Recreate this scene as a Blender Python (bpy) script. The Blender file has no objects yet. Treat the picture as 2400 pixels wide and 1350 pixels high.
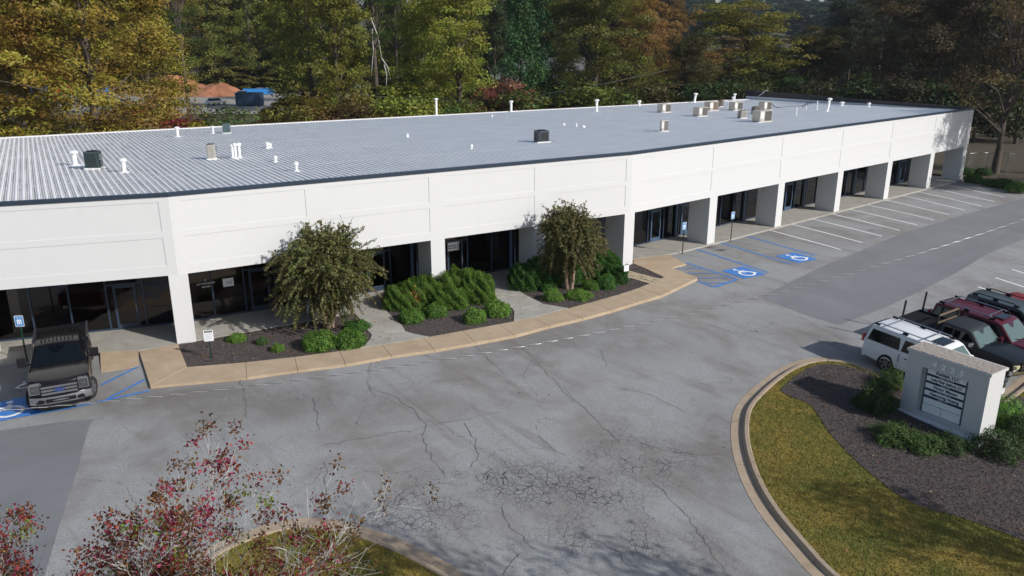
import bpy, bmesh, math, random
import numpy as np
from mathutils import Vector, Matrix

# ------------------------------------------------------------------ camera, sky, sun, exposure
SC = bpy.context.scene
COL = SC.collection
FOC, CAM_H = 1860.0, 13.385
PITCH = math.atan(FOC / 5920.0)
cam_d = bpy.data.cameras.new("camera")
cam = bpy.data.objects.new("camera", cam_d); COL.objects.link(cam)
cam.location = (0, 0, CAM_H); cam.rotation_euler = (math.pi / 2 - PITCH, 0, 0)
cam_d.sensor_width = 36; cam_d.lens = 36 * FOC / 2400
cam_d.clip_start = 0.2; cam_d.clip_end = 6000
SC.camera = cam

SUN_EL, SUN_AZ = math.radians(30), math.radians(-29)     # azimuth from +x
SUN_DIR = Vector((math.cos(SUN_EL) * math.cos(SUN_AZ), math.cos(SUN_EL) * math.sin(SUN_AZ), math.sin(SUN_EL)))
W = bpy.data.worlds.new("World"); SC.world = W; W.use_nodes = True
wn, wl = W.node_tree.nodes, W.node_tree.links
sky = wn.new("ShaderNodeTexSky"); sky.sky_type = 'NISHITA'; sky.sun_disc = False
sky.sun_elevation = SUN_EL; sky.sun_rotation = math.pi / 2 - SUN_AZ
sky.air_density = 1.0; sky.dust_density = 1.2; sky.altitude = 200
wl.new(sky.outputs[0], wn["Background"].inputs[0]); wn["Background"].inputs[1].default_value = 0.115
sd = bpy.data.lights.new("sun", 'SUN'); sd.energy = 4.2; sd.angle = math.radians(0.53); sd.color = (1.0, 0.975, 0.935)
sun = bpy.data.objects.new("sun", sd); COL.objects.link(sun); sun.rotation_euler = SUN_DIR.to_track_quat('Z', 'Y').to_euler()
sun.location = (60, -40, 60)
SC.view_settings.view_transform = 'Standard'; SC.view_settings.look = 'None'
SC.view_settings.exposure = 0.0; SC.view_settings.gamma = 1.0; SC.view_settings.use_curve_mapping = False
SC.cycles.max_bounces = 6; SC.cycles.diffuse_bounces = 3; SC.cycles.glossy_bounces = 3
SC.cycles.transparent_max_bounces = 8; SC.cycles.transmission_bounces = 3
SC.cycles.caustics_reflective = False; SC.cycles.caustics_refractive = False

# ------------------------------------------------------------------ survey: bearings read from the photograph turned into places on the ground
C4 = np.array([7.172, 47.393])
ND = np.array([math.cos(math.radians(-50.2)), math.sin(math.radians(-50.2))])
KSL = 0.065
KX = [-1e5, 0, 2, 6, 8, 60, 1e5]
KZ = [0, 0, -.01, -.06, -.14, -.14 - 52 * KSL, -.14 - 52 * KSL]
def gz(x, y): return np.interp((x - C4[0]) * ND[0] + (y - C4[1]) * ND[1], KX, KZ)
CP, SP = math.cos(PITCH), math.sin(PITCH)
def g(px, py, z=0.0):
    dx = px - 1200; dy = FOC * CP + (675 - py) * SP; dz = -FOC * SP + (675 - py) * CP
    t = (z - CAM_H) / dz
    return (dx * t, dy * t)
LOT = -0.10
def gl(px, py, dz=LOT):                    # point on the sloping lot
    z = 0.0
    for _ in range(30):
        x, y = g(px, py, z + dz); z = float(gz(x, y))
    return (x, y)
def at(px, dist, z=8.0):                   # x of a thing seen on bearing px at distance y
    fwd = dist * CP + (CAM_H - z) * SP
    return (px - 1200) / FOC * fwd

# ------------------------------------------------------------------ helpers
def setp(o, label=None, cat=None, group=None, kind=None):
    if label: o['label'] = label
    if cat: o['category'] = cat
    if group: o['group'] = group
    if kind: o['kind'] = kind
    return o
def link(o, parent=None, world=False):
    COL.objects.link(o)
    if parent is not None:
        o.parent = parent
        if world: o.matrix_parent_inverse = Matrix.Translation(parent.location).inverted()
    return o
def empty(name, loc=(0, 0, 0), rz=0.0, label=None, cat=None, group=None, kind=None):
    o = bpy.data.objects.new(name, None); o.empty_display_size = .3
    COL.objects.link(o); o.location = loc; o.rotation_euler = (0, 0, rz)
    return setp(o, label, cat, group, kind)
class MB:
    def __init__(s): s.v = []; s.f = []; s.m = []
    def add(s, vs, fs, mi=0):
        b = len(s.v); s.v += [tuple(map(float, p)) for p in vs]; s.f += [[i + b for i in f] for f in fs]; s.m += [mi] * len(fs); return s
    def box(s, x0, x1, y0, y1, z0, z1, M=None, mi=0):
        vs = [Vector((x, y, z)) for z in (z0, z1) for y in (y0, y1) for x in (x0, x1)]
        if M is not None: vs = [M @ v for v in vs]
        return s.add(vs, [(0, 2, 3, 1), (4, 5, 7, 6), (0, 1, 5, 4), (2, 6, 7, 3), (0, 4, 6, 2), (1, 3, 7, 5)], mi)
    def prism(s, poly, z0, z1, mi=0):
        a = sum(poly[i][0] * poly[(i + 1) % len(poly)][1] - poly[(i + 1) % len(poly)][0] * poly[i][1] for i in range(len(poly)))
        if a < 0: poly = poly[::-1]
        n = len(poly); f0 = (lambda p: z0(*p[:2]) if callable(z0) else z0); f1 = (lambda p: z1(*p[:2]) if callable(z1) else z1)
        vs = [(p[0], p[1], f0(p)) for p in poly] + [(p[0], p[1], f1(p)) for p in poly]
        return s.add(vs, [list(range(n))[::-1], list(range(n, 2 * n))] + [(i, (i + 1) % n, n + (i + 1) % n, n + i) for i in range(n)], mi)
    def tube(s, pts, rad, n=8, cap=True, mi=0):
        pts = [Vector(p) for p in pts]
        if not hasattr(rad, '__len__'): rad = [rad] * len(pts)
        vs = []; up = None
        for i, p in enumerate(pts):
            d = (pts[min(i + 1, len(pts) - 1)] - pts[max(i - 1, 0)]).normalized()
            if up is None: up = Vector((0, 0, 1)) if abs(d.z) < .9 else Vector((1, 0, 0))
            a = d.cross(up).normalized(); b = a.cross(d).normalized(); up = b
            vs += [p + (a * math.cos(2 * math.pi * k / n) + b * math.sin(2 * math.pi * k / n)) * rad[i] for k in range(n)]
        fs = [(i * n + k, i * n + (k + 1) % n, (i + 1) * n + (k + 1) % n, (i + 1) * n + k) for i in range(len(pts) - 1) for k in range(n)]
        if cap: fs += [list(range(n))[::-1], list(range((len(pts) - 1) * n, len(pts) * n))]
        return s.add(vs, fs, mi)
    def lathe(s, prof, n=20, M=None, mi=0):            # profile (r, z) round the z axis
        vs = [Vector((r * math.cos(2 * math.pi * k / n), r * math.sin(2 * math.pi * k / n), z)) for r, z in prof for k in range(n)]
        if M is not None: vs = [M @ v for v in vs]
        fs = [(i * n + k, i * n + (k + 1) % n, (i + 1) * n + (k + 1) % n, (i + 1) * n + k) for i in range(len(prof) - 1) for k in range(n)]
        fs += [list(range(n))[::-1], list(range((len(prof) - 1) * n, len(prof) * n))]
        return s.add(vs, fs, mi)
    def mesh(s, name, mats, smooth=False, uv=False, bevel=0.0, bseg=2):
        me = bpy.data.meshes.new(name); me.from_pydata(s.v, [], s.f)
        for m in (mats if isinstance(mats, (list, tuple)) else [mats]): me.materials.append(m)
        if any(s.m): me.polygons.foreach_set('material_index', s.m)
        if bevel:
            bm = bmesh.new(); bm.from_mesh(me); bmesh.ops.remove_doubles(bm, verts=bm.verts, dist=1e-5)
            bmesh.ops.recalc_face_normals(bm, faces=bm.faces)
            es = [e for e in bm.edges if len(e.link_faces) == 2 and e.calc_face_angle(0) > .5]
            bmesh.ops.bevel(bm, geom=es, offset=bevel, segments=bseg, affect='EDGES', profile=.5, clamp_overlap=True)
            bm.to_mesh(me); bm.free()
        me.update()
        if uv:
            L = me.uv_layers.new(name='UVMap'); nl = len(me.loops); arr = np.zeros((nl, 2)); vc = np.array([v.co[:] for v in me.vertices])
            for p in me.polygons:
                n = p.normal
                if abs(n.z) > .7: t, b = (1, 0, 0), (0, 1, 0)
                else:
                    tv = Vector((-n.y, n.x, 0)).normalized(); t, b = tv[:], (0, 0, 1)
                for li in p.loop_indices:
                    c = vc[me.loops[li].vertex_index]; arr[li] = (c @ np.array(t), c @ np.array(b))
            L.data.foreach_set('uv', arr.ravel())
        if smooth:
            me.polygons.foreach_set('use_smooth', [True] * len(me.polygons)); me.set_sharp_from_angle(angle=math.radians(smooth if smooth is not True else 40))
        return me
    def obj(s, name, mats, parent=None, world=False, **k):
        return link(bpy.data.objects.new(name, s.mesh(name, mats, **k)), parent, world)
def cpart(me, name, parent, loc=(0, 0, 0), rot=None, scale=None, world=False):
    o = bpy.data.objects.new(name, me); o.location = loc
    if rot is not None: o.rotation_euler = rot
    if scale is not None: o.scale = scale
    return link(o, parent, world)
def copy_tree(o, parent=None):
    c = o.copy(); COL.objects.link(c)
    if parent is not None: c.parent = parent
    for ch in list(o.children): copy_tree(ch, c)
    return c
def drape(polys, dz, name, mat, parent=None, kind=None):     # flat polygons laid on the slope of the lot
    bm = bmesh.new()
    for P in polys: bm.faces.new([bm.verts.new((p[0], p[1], 0)) for p in P])
    bmesh.ops.recalc_face_normals(bm, faces=bm.faces)
    for f in bm.faces:
        if f.normal.z < 0: f.normal_flip()
    bmesh.ops.triangulate(bm, faces=bm.faces)
    for k in KX[1:-1]:
        bmesh.ops.bisect_plane(bm, geom=bm.verts[:] + bm.edges[:] + bm.faces[:], plane_co=(C4[0] + ND[0] * k, C4[1] + ND[1] * k, 0), plane_no=(ND[0], ND[1], 0))
    for v in bm.verts: v.co.z = float(gz(v.co.x, v.co.y)) + dz
    me = bpy.data.meshes.new(name); bm.to_mesh(me); bm.free(); me.materials.append(mat)
    o = link(bpy.data.objects.new(name, me), parent)
    if kind: o['kind'] = kind
    return o
def stripe(a, b, w):
    a, b = np.array(a), np.array(b); d = (b - a) / np.linalg.norm(b - a); n = np.array([-d[1], d[0]]) * w / 2
    return [tuple(a - n), tuple(b - n), tuple(b + n), tuple(a + n)]
def resample(pts, step):
    pts = [np.array(p, float) for p in pts]; out = [pts[0]]
    for a, b in zip(pts, pts[1:]):
        n = max(1, int(np.linalg.norm(b - a) / step)); out += [a + (b - a) * (i + 1) / n for i in range(n)]
    return out
def smooth_line(pts, it=2):
    pts = [np.array(p, float) for p in pts]
    for _ in range(it):
        q = [pts[0]]
        for a, b in zip(pts, pts[1:]): q += [a * .75 + b * .25, a * .25 + b * .75]
        q.append(pts[-1]); pts = q
    return pts

# ------------------------------------------------------------------ materials
def M_(name):
    m = bpy.data.materials.new(name); m.use_nodes = True; nt = m.node_tree
    return m, nt, nt.nodes, nt.links, nt.nodes["Principled BSDF"]
def _in(N, L, node, k, v):
    if v is None: return
    if hasattr(v, 'is_output') or isinstance(v, bpy.types.NodeSocket): L.new(v, node.inputs[k])
    else: node.inputs[k].default_value = v
class NT:
    def __init__(s, nt): s.N, s.L = nt.nodes, nt.links
    def n(s, t, **k):
        x = s.N.new(t)
        for a, b in k.items(): setattr(x, a, b)
        return x
    def pos(s): return s.n('ShaderNodeNewGeometry').outputs['Position']
    def objc(s): return s.n('ShaderNodeTexCoord').outputs['Object']
    def uv(s): return s.n('ShaderNodeTexCoord').outputs['UV']
    def mapv(s, v, scale=(1, 1, 1), loc=(0, 0, 0), rot=(0, 0, 0)):
        x = s.n('ShaderNodeMapping'); s.L.new(v, x.inputs[0]); x.inputs['Scale'].default_value = scale; x.inputs['Location'].default_value = loc; x.inputs['Rotation'].default_value = rot
        return x.outputs[0]
    def noise(s, v, scale, detail=4, rough=.6, dist=0):
        x = s.n('ShaderNodeTexNoise'); s.L.new(v, x.inputs['Vector']); x.inputs['Scale'].default_value = scale; x.inputs['Detail'].default_value = detail
        x.inputs['Roughness'].default_value = rough; x.inputs['Distortion'].default_value = dist; return x.outputs['Fac']
    def vor(s, v, scale, feat='F1', out='Distance', rnd=1.0):
        x = s.n('ShaderNodeTexVoronoi', feature=feat); s.L.new(v, x.inputs['Vector']); x.inputs['Scale'].default_value = scale; x.inputs['Randomness'].default_value = rnd
        return x.outputs[out]
    def rng(s, v, a, b, c=0.0, d=1.0, smooth=False):
        x = s.n('ShaderNodeMapRange'); x.interpolation_type = 'SMOOTHSTEP' if smooth else 'LINEAR'
        s.L.new(v, x.inputs[0])
        for i, q in zip((1, 2, 3, 4), (a, b, c, d)): x.inputs[i].default_value = q
        return x.outputs[0]
    def math(s, op, a, b=None, clamp=False):
        x = s.n('ShaderNodeMath', operation=op); x.use_clamp = clamp
        _in(s.N, s.L, x, 0, a); _in(s.N, s.L, x, 1, b); return x.outputs[0]
    def mix(s, f, a, b, mode='MIX'):
        x = s.n('ShaderNodeMix', data_type='RGBA', blend_type=mode)
        def c4(q): return tuple(q) + (1,) if isinstance(q, (tuple, list)) and len(q) == 3 else q
        _in(s.N, s.L, x, 0, f); _in(s.N, s.L, x, 6, c4(a)); _in(s.N, s.L, x, 7, c4(b)); return x.outputs[2]
    def bump(s, h, dist, strength=1.0):
        x = s.n('ShaderNodeBump'); s.L.new(h, x.inputs['Height']); x.inputs['Distance'].default_value = dist; x.inputs['Strength'].default_value = strength
        return x.outputs[0]
    def blob(s, v, c, r, soft=.5, rot=0.0):       # 1 inside an ellipse on the ground, fading out
        x = s.mapv(v, scale=(1 / r[0], 1 / r[1], 0), loc=(0, 0, 0))
        y = s.n('ShaderNodeVectorMath', operation='DISTANCE'); s.L.new(x, y.inputs[0]); y.inputs[1].default_value = (c[0] / r[0], c[1] / r[1], 0)
        return s.rng(y.outputs['Value'], 1.0 + soft, 1.0 - soft, 0, 1, True)
def simple(name, col, rough=.6, metal=0.0, var=.0, scale=8, bump=0.0, spec=None, coat=0, dirt=None):
    m, nt, N, L, B = M_(name); q = NT(nt)
    B.inputs['Roughness'].default_value = rough; B.inputs['Metallic'].default_value = metal
    if spec is not None: B.inputs['Specular IOR Level'].default_value = spec
    if coat: B.inputs['Coat Weight'].default_value = coat; B.inputs['Coat Roughness'].default_value = .04
    B.inputs['Base Color'].default_value = tuple(col) + (1,)
    if var or bump or dirt:
        nz = q.noise(q.objc(), scale, 5, .65)
        c = q.mix(q.rng(nz, .3, .7), tuple(x * (1 - var) for x in col), tuple(min(1, x * (1 + var)) for x in col))
        if dirt: c = q.mix(q.rng(q.noise(q.objc(), scale * .37, 6, .7), .5, .72, 0, .75), c, dirt)
        L.new(c, B.inputs['Base Color'])
        if bump: L.new(q.bump(nz, bump), B.inputs['Normal'])
    return m
R_ = math.radians
def mat_asphalt():
    m, nt, N, L, B = M_("weathered_asphalt"); q = NT(nt); P = q.pos()
    fine = q.noise(P, 28, 3, .8); speck = q.vor(P, 34); big = q.noise(P, .22, 5, .62, .4); mid = q.noise(P, 1.3, 5, .65)
    c = q.mix(q.rng(fine, .34, .66), (.175, .181, .178), (.405, .398, .39))
    c = q.mix(q.rng(speck, .0, .28, .5, 0), c, (.14, .14, .147))
    c = q.mix(q.rng(q.vor(P, 19.3), .0, .12, .55, 0), c, (.62, .61, .59))
    c = q.mix(q.rng(big, .42, .66, 0, .85, True), c, (.205, .188, .172))
    c = q.mix(q.rng(mid, .5, .8, 0, .3), c, (.44, .435, .43))
    rot = q.mapv(P, rot=(0, 0, R_(50.2)))
    st = q.noise(q.mapv(rot, scale=(.11, .75, 1)), 1.0, 5, .62, 1.2)
    c = q.mix(q.rng(st, .5, .72, 0, .5, True), c, (.15, .132, .116))
    # oily, browner places: along the kerb and where cars stand
    for cx, cy, rx, ry, a in [gl(700, 950) + (7, 1.6, .45), gl(1130, 800) + (9, .9, .35), gl(1480, 790) + (3, 2.6, .45), gl(1640, 640) + (3.5, 2, .4), gl(1700, 1050) + (1.0, 3.2, .8),
                              gl(1640, 1110) + (.8, 2, .6), gl(1240, 1150) + (3.6, 1.0, .28), gl(330, 930) + (3, 1.6, .6), gl(40, 880) + (3, 2.4, .55), gl(1830, 560) + (9, 2.6, .35), gl(1860, 770) + (3, 2, .3)]:
        nb = q.math('MULTIPLY', q.blob(P, (cx, cy), (rx, ry), .75), q.rng(mid, .35, .62, .25, 1))
        c = q.mix(q.math('MULTIPLY', nb, a), c, (.15, .134, .118))
    for px, py, r, a in [(1660, 578, .7, .8), (1690, 586, .5, .8), (1478, 1223, .12, 1), (2050, 540, .5, .5), (1310, 1245, .3, .2)]:
        x, y = gl(px, py); c = q.mix(q.math('MULTIPLY', q.math('MULTIPLY', q.blob(P, (x, y), (r, r * .7), .8), a), q.rng(mid, .4, .55)), c, (.035, .033, .033))
    # alligator cracking
    e1 = q.vor(q.mapv(P, scale=(1, 1.25, 0)), 2.6, 'DISTANCE_TO_EDGE'); e2 = q.vor(P, 4.6, 'DISTANCE_TO_EDGE')
    dist = q.n('ShaderNodeVectorMath', operation='ADD'); L.new(P, dist.inputs[0])
    nn = q.n('ShaderNodeTexNoise'); L.new(P, nn.inputs['Vector']); nn.inputs['Scale'].default_value = 1.7
    sc_ = q.n('ShaderNodeVectorMath', operation='SCALE'); L.new(nn.outputs['Color'], sc_.inputs[0]); sc_.inputs['Scale'].default_value = .5; L.new(sc_.outputs[0], dist.inputs[1])
    e1 = q.vor(dist.outputs[0], 3.4, 'DISTANCE_TO_EDGE'); e2 = q.vor(dist.outputs[0], 5.6, 'DISTANCE_TO_EDGE')
    e3 = q.vor(dist.outputs[0], .19, 'DISTANCE_TO_EDGE')
    mask = None
    for px, py, rx, ry, a in [(1215, 1130, 2.6, 1.2, 1), (1330, 1150, 2.4, 1.5, 1), (1500, 1080, 1.8, 1.6, .95), (1440, 1265, 2.2, 1.0, .8), (990, 1200, 1.8, 1.3, .8), (1500, 1010, 1.2, 1.4, .35), (700, 930, 4, 1.0, .3), (1640, 1290, 1.2, 1, .5)]:
        x, y = gl(px, py); b = q.math('MULTIPLY', q.blob(P, (x, y), (rx, ry), .7), a)
        mask = b if mask is None else q.math('MAXIMUM', mask, b)
    mk = q.math('MULTIPLY', mask, q.rng(q.noise(P, .9, 3, .6), .36, .56))
    l1 = q.rng(e1, .012, .05, 1, 0); l2 = q.rng(e2, .012, .05, .65, 0)
    crk = q.math('MULTIPLY', q.math('MAXIMUM', l1, l2), mk)
    l3 = q.math('MULTIPLY', q.rng(e3, .0008, .0026, .45, 0), q.rng(q.noise(P, .5, 2, .5), .42, .5))
    crk = q.math('MAXIMUM', crk, l3)
    c = q.mix(q.math('MULTIPLY', mk, .3), c, (.2, .197, .2))
    c = q.mix(crk, c, (.028, .026, .025))
    L.new(c, B.inputs['Base Color']); B.inputs['Roughness'].default_value = .88; B.inputs['Specular IOR Level'].default_value = .35
    h = q.math('SUBTRACT', q.math('MULTIPLY', fine, .004), q.math('MULTIPLY', crk, .008)); L.new(q.bump(h, 1.0, .8), B.inputs['Normal'])
    return m
def mat_asphalt_new():
    m, nt, N, L, B = M_("newer_asphalt"); q = NT(nt); P = q.pos()
    fine = q.noise(P, 40, 3, .7); c = q.mix(q.rng(fine, .3, .7), (.145, .147, .153), (.21, .212, .22))
    c = q.mix(q.rng(q.noise(P, .3, 4, .6, .3), .4, .7, 0, .4), c, (.26, .26, .265))
    rot = q.mapv(P, rot=(0, 0, R_(-39.8)))
    c = q.mix(q.rng(q.noise(q.mapv(rot, scale=(.05, .6, 1)), 1.0, 3, .5), .5, .66, 0, .4), c, (.15, .15, .155))
    L.new(c, B.inputs['Base Color']); B.inputs['Roughness'].default_value = .85; L.new(q.bump(fine, .004), B.inputs['Normal'])
    return m
def mat_conc(name, a, b, stain, jnt=None, sc=1.0):
    m, nt, N, L, B = M_(name); q = NT(nt); P = q.pos()
    c = q.mix(q.rng(q.noise(P, .8 * sc, 6, .68), .32, .68), a, b)
    c = q.mix(q.rng(q.noise(P, 22, 3, .7), .3, .75, 0, .22), c, tuple(x * .55 for x in a))
    c = q.mix(q.rng(q.noise(P, .45, 6, .7, .8), .54, .72, 0, .55), c, stain)
    c = q.mix(q.rng(q.noise(q.mapv(P, loc=(7, 3, 0)), 3.5, 6, .75), .6, .75, 0, .5), c, stain)
    L.new(c, B.inputs['Base Color']); B.inputs['Roughness'].default_value = .9
    L.new(q.bump(q.noise(P, 30, 4, .7), .003), B.inputs['Normal']); return m
def mat_wall(name, base=.64):
    m, nt, N, L, B = M_(name); q = NT(nt); uv = q.uv()
    br = q.n('ShaderNodeTexBrick'); L.new(uv, br.inputs['Vector']); br.inputs['Scale'].default_value = 1.0
    br.inputs['Brick Width'].default_value = .205; br.inputs['Row Height'].default_value = .075; br.inputs['Mortar Size'].default_value = .006; br.inputs['Mortar Smooth'].default_value = .6
    br.inputs['Color1'].default_value = (1, 1, 1, 1); br.inputs['Color2'].default_value = (.82, .82, .82, 1); br.inputs['Mortar'].default_value = (.3, .3, .3, 1)
    P = q.pos()
    c = q.mix(br.outputs['Color'], (base * .93, base * .93, base * .93), (base, base, base * .992))
    stn = q.noise(q.mapv(uv, scale=(1.6, .12, 1)), 1.0, 5, .65); c = q.mix(q.rng(stn, .5, .78, 0, .07), c, (base * .72, base * .71, base * .68))
    c = q.mix(q.rng(q.noise(P, 1.1, 5, .6), .4, .75, 0, .12), c, (base * .85, base * .85, base * .84))
    L.new(c, B.inputs['Base Color']); B.inputs['Roughness'].default_value = .55; B.inputs['Specular IOR Level'].default_value = .3
    L.new(q.bump(br.outputs['Color'], .0025, .8), B.inputs['Normal']); return m
def mat_roof(name, clean):
    m, nt, N, L, B = M_(name); q = NT(nt); P = q.pos()
    rot = q.mapv(P, rot=(0, 0, R_(-30.7)))
    if clean: c = q.mix(q.rng(q.noise(P, .7, 4, .6), .3, .7), (.84, .83, .82), (.93, .92, .91))
    else:
        c = q.mix(q.rng(q.noise(q.mapv(rot, scale=(3.7, .25, 1)), 1.0, 5, .65), .3, .7), (.25, .242, .232), (.60, .58, .56))
        c = q.mix(q.rng(q.noise(q.mapv(rot, scale=(2, .5, 1), loc=(3, 8, 0)), 1.6, 6, .72), .55, .7, 0, .7), c, (.17, .165, .16))
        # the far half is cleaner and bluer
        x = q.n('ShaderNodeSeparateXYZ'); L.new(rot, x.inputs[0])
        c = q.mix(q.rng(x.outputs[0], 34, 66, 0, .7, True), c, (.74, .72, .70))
    L.new(c, B.inputs['Base Color']); B.inputs['Roughness'].default_value = .5; B.inputs['Specular IOR Level'].default_value = .06
    return m
def mat_glass(name, tint=(.035, .03, .027), f0=.05):
    m = bpy.data.materials.new(name); m.use_nodes = True; nt = m.node_tree; nt.nodes.clear(); q = NT(nt)
    out = q.n('ShaderNodeOutputMaterial'); mx = q.n('ShaderNodeMixShader'); tr = q.n('ShaderNodeBsdfTransparent'); gl_ = q.n('ShaderNodeBsdfGlossy'); fr = q.n('ShaderNodeFresnel')
    tr.inputs[0].default_value = tint + (1,); gl_.inputs['Roughness'].default_value = .015; gl_.inputs['Color'].default_value = (.9, .92, .95, 1); fr.inputs[0].default_value = 1.55
    q.L.new(fr.outputs[0], mx.inputs[0]); q.L.new(tr.outputs[0], mx.inputs[1]); q.L.new(gl_.outputs[0], mx.inputs[2]); q.L.new(mx.outputs[0], out.inputs[0]); return m
def mat_mulch():
    m, nt, N, L, B = M_("bark_mulch"); q = NT(nt); P = q.pos()
    f = q.noise(q.mapv(P, scale=(1, 1.7, 1)), 16, 4, .75); v = q.vor(P, 26, out='Color')
    c = q.mix(q.rng(f, .3, .7), (.035, .027, .025), (.165, .135, .128)); c = q.mix(.35, c, v, 'MULTIPLY')
    c = q.mix(q.rng(q.noise(P, .9, 4, .6), .5, .75, 0, .5), c, (.12, .075, .05))
    L.new(c, B.inputs['Base Color']); B.inputs['Roughness'].default_value = .95; L.new(q.bump(f, .03), B.inputs['Normal']); return m
def mat_grass(name, a, b, dry):
    m, nt, N, L, B = M_(name); q = NT(nt); P = q.pos()
    c = q.mix(q.rng(q.noise(P, 24, 3, .8), .3, .7), a, b)
    c = q.mix(q.rng(q.noise(P, .55, 5, .68, .4), .42, .62, 0, .95), c, dry)
    c = q.mix(q.rng(q.noise(q.mapv(P, loc=(5, 9, 0)), .28, 4, .6), .55, .7, 0, .6), c, tuple(x * .7 for x in a))
    L.new(c, B.inputs['Base Color']); B.inputs['Roughness'].default_value = .95; L.new(q.bump(q.noise(P, 40, 3, .8), .03), B.inputs['Normal']); return m
def mat_blade(name, cols):
    m, nt, N, L, B = M_(name); q = NT(nt)
    r = q.n('ShaderNodeAttribute', attribute_name='var'); cr = q.n('ShaderNodeValToRGB'); L.new(r.outputs['Fac'], cr.inputs[0])
    e = cr.color_ramp.elements; e[0].color = cols[0] + (1,); e[1].color = cols[-1] + (1,)
    for i, c in enumerate(cols[1:-1]): x = e.new((i + 1) / (len(cols) - 1)); x.color = c + (1,)
    L.new(cr.outputs[0], B.inputs['Base Color']); B.inputs['Roughness'].default_value = .7; B.inputs['Specular IOR Level'].default_value = .2; return m
def mat_leaf(name, trans=.4, rough=.6):
    # object colour times a per-leaf value; a leaf's own hue varies with 'var'
    m = bpy.data.materials.new(name); m.use_nodes = True; nt = m.node_tree; nt.nodes.clear(); q = NT(nt); L = q.L
    out = q.n('ShaderNodeOutputMaterial'); oi = q.n('ShaderNodeObjectInfo'); at_ = q.n('ShaderNodeAttribute', attribute_name='var')
    sep = q.n('ShaderNodeSeparateColor'); L.new(at_.outputs['Color'], sep.inputs[0])
    hsv = q.n('ShaderNodeHueSaturation'); L.new(oi.outputs['Color'], hsv.inputs['Color'])
    L.new(q.rng(sep.outputs[1], 0, 1, .455, .54), hsv.inputs['Hue']); L.new(q.rng(sep.outputs[0], 0, 1, .55, 1.9), hsv.inputs['Value'])
    d = q.n('ShaderNodeBsdfDiffuse'); t = q.n('ShaderNodeBsdfTranslucent'); mx = q.n('ShaderNodeMixShader'); mx.inputs[0].default_value = trans
    gl_ = q.n('ShaderNodeBsdfGlossy'); gl_.inputs['Roughness'].default_value = rough; gl_.inputs['Color'].default_value = (.9, .9, .9, 1); m2 = q.n('ShaderNodeMixShader'); m2.inputs[0].default_value = .02
    L.new(hsv.outputs[0], d.inputs[0]); L.new(hsv.outputs[0], t.inputs[0]); L.new(d.outputs[0], mx.inputs[1]); L.new(t.outputs[0], mx.inputs[2])
    L.new(mx.outputs[0], m2.inputs[1]); L.new(gl_.outputs[0], m2.inputs[2]); L.new(m2.outputs[0], out.inputs[0]); return m

ASPH = mat_asphalt(); ASPH2 = mat_asphalt_new()
TAN = mat_conc("tan_concrete", (.40, .30, .195), (.52, .40, .275), (.27, .19, .125))
GREY = mat_conc("grey_concrete", (.33, .31, .27), (.44, .415, .365), (.22, .19, .15))
KERB = mat_conc("kerb_concrete", (.36, .27, .185), (.46, .36, .26), (.20, .15, .105), sc=2)
WALL = mat_wall("white_painted_brick"); WALLS = mat_wall("grey_white_painted_brick", .60)
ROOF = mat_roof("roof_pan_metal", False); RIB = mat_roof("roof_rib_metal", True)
TRIM = simple("slate_blue_metal", (.035, .05, .075), .35, .2, .1)
FRAME = simple("blue_grey_frame", (.04, .062, .10), .35, .3)
FRAMEB = simple("blue_painted_frame", (.055, .10, .17), .4)
DARKM = simple("dark_bronze_metal", (.012, .012, .014), .4, .2)
GLASS = mat_glass("storefront_glass", (.5, .42, .37)); 
MULCH = mat_mulch()
SOFF = simple("soffit_paint", (.35, .35, .34), .8)
BROWN = simple("brown_panelling", (.26, .13, .08), .6, var=.3, scale=3)
CARPET = simple("dark_carpet", (.05, .045, .04), .9)
GRASSM = mat_grass("turf", (.08, .10, .017), (.20, .175, .035), (.34, .22, .05))
SOIL = mat_grass("leaf_littered_ground", (.06, .045, .025), (.10, .07, .04), (.07, .06, .03))
WHITEP = simple("worn_white_paint", (.88, .88, .87), .7, var=.08, scale=6, dirt=(.6, .6, .6))
BLUEP = simple("worn_blue_paint", (.045, .20, .56), .7, var=.15, scale=5, dirt=(.14, .26, .46))
GALV = simple("galvanised_steel", (.26, .27, .28), .45, .6, .1)
PVC = simple("white_sealed_pipe", (.78, .78, .77), .6, var=.06, scale=5)
TAR = simple("black_rubber", (.012, .012, .013), .8)

# ------------------------------------------------------------------ ground, lot, markings
def terrain(x, y):
    d = (x - C4[0]) * ND[0] + (y - C4[1]) * ND[1]
    z = np.interp(d, KX, KZ) - .25
    sm = lambda t: np.clip(t, 0, 1) ** 2 * (3 - 2 * np.clip(t, 0, 1))
    return z + np.where(d < 0, .12, 0) + 10 * sm((y - 212) / 220) + 34 * sm((y - 480) / 420) + 25 * sm((y - 1500) / 1500)
dk = [-3000, -1800, -1200, -900, -750, -650, -580, -520, -470, -430, -400, -370, -345, -320, -300, -280, -260, -240, -220, -200, -180, -160, -140, -120, -100, -80, -60, -40, -20, -10, -4, 0, 2, 6, 8, 20, 40, 60, 200, 900]
ak = [-2600, -1800, -1200, -800, -600, -500, -420, -350, -300, -260, -230, -200, -175, -150, -130, -110, -90, -70, -50, -30, -10, 10, 30, 50, 70, 90, 110, 130, 150, 175, 200, 240, 280, 330, 400, 500, 650, 900, 1400, 2200]
AD = np.array([-ND[1], ND[0]])
vs = []; fs = []
for i, d in enumerate(dk):
    for j, a in enumerate(ak):
        x, y = C4 + ND * d + AD * a; vs.append((x, y, float(terrain(x, y))))
for i in range(len(dk) - 1):
    for j in range(len(ak) - 1):
        b = i * len(ak) + j; fs.append((b, b + 1, b + len(ak) + 1, b + len(ak)))
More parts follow.
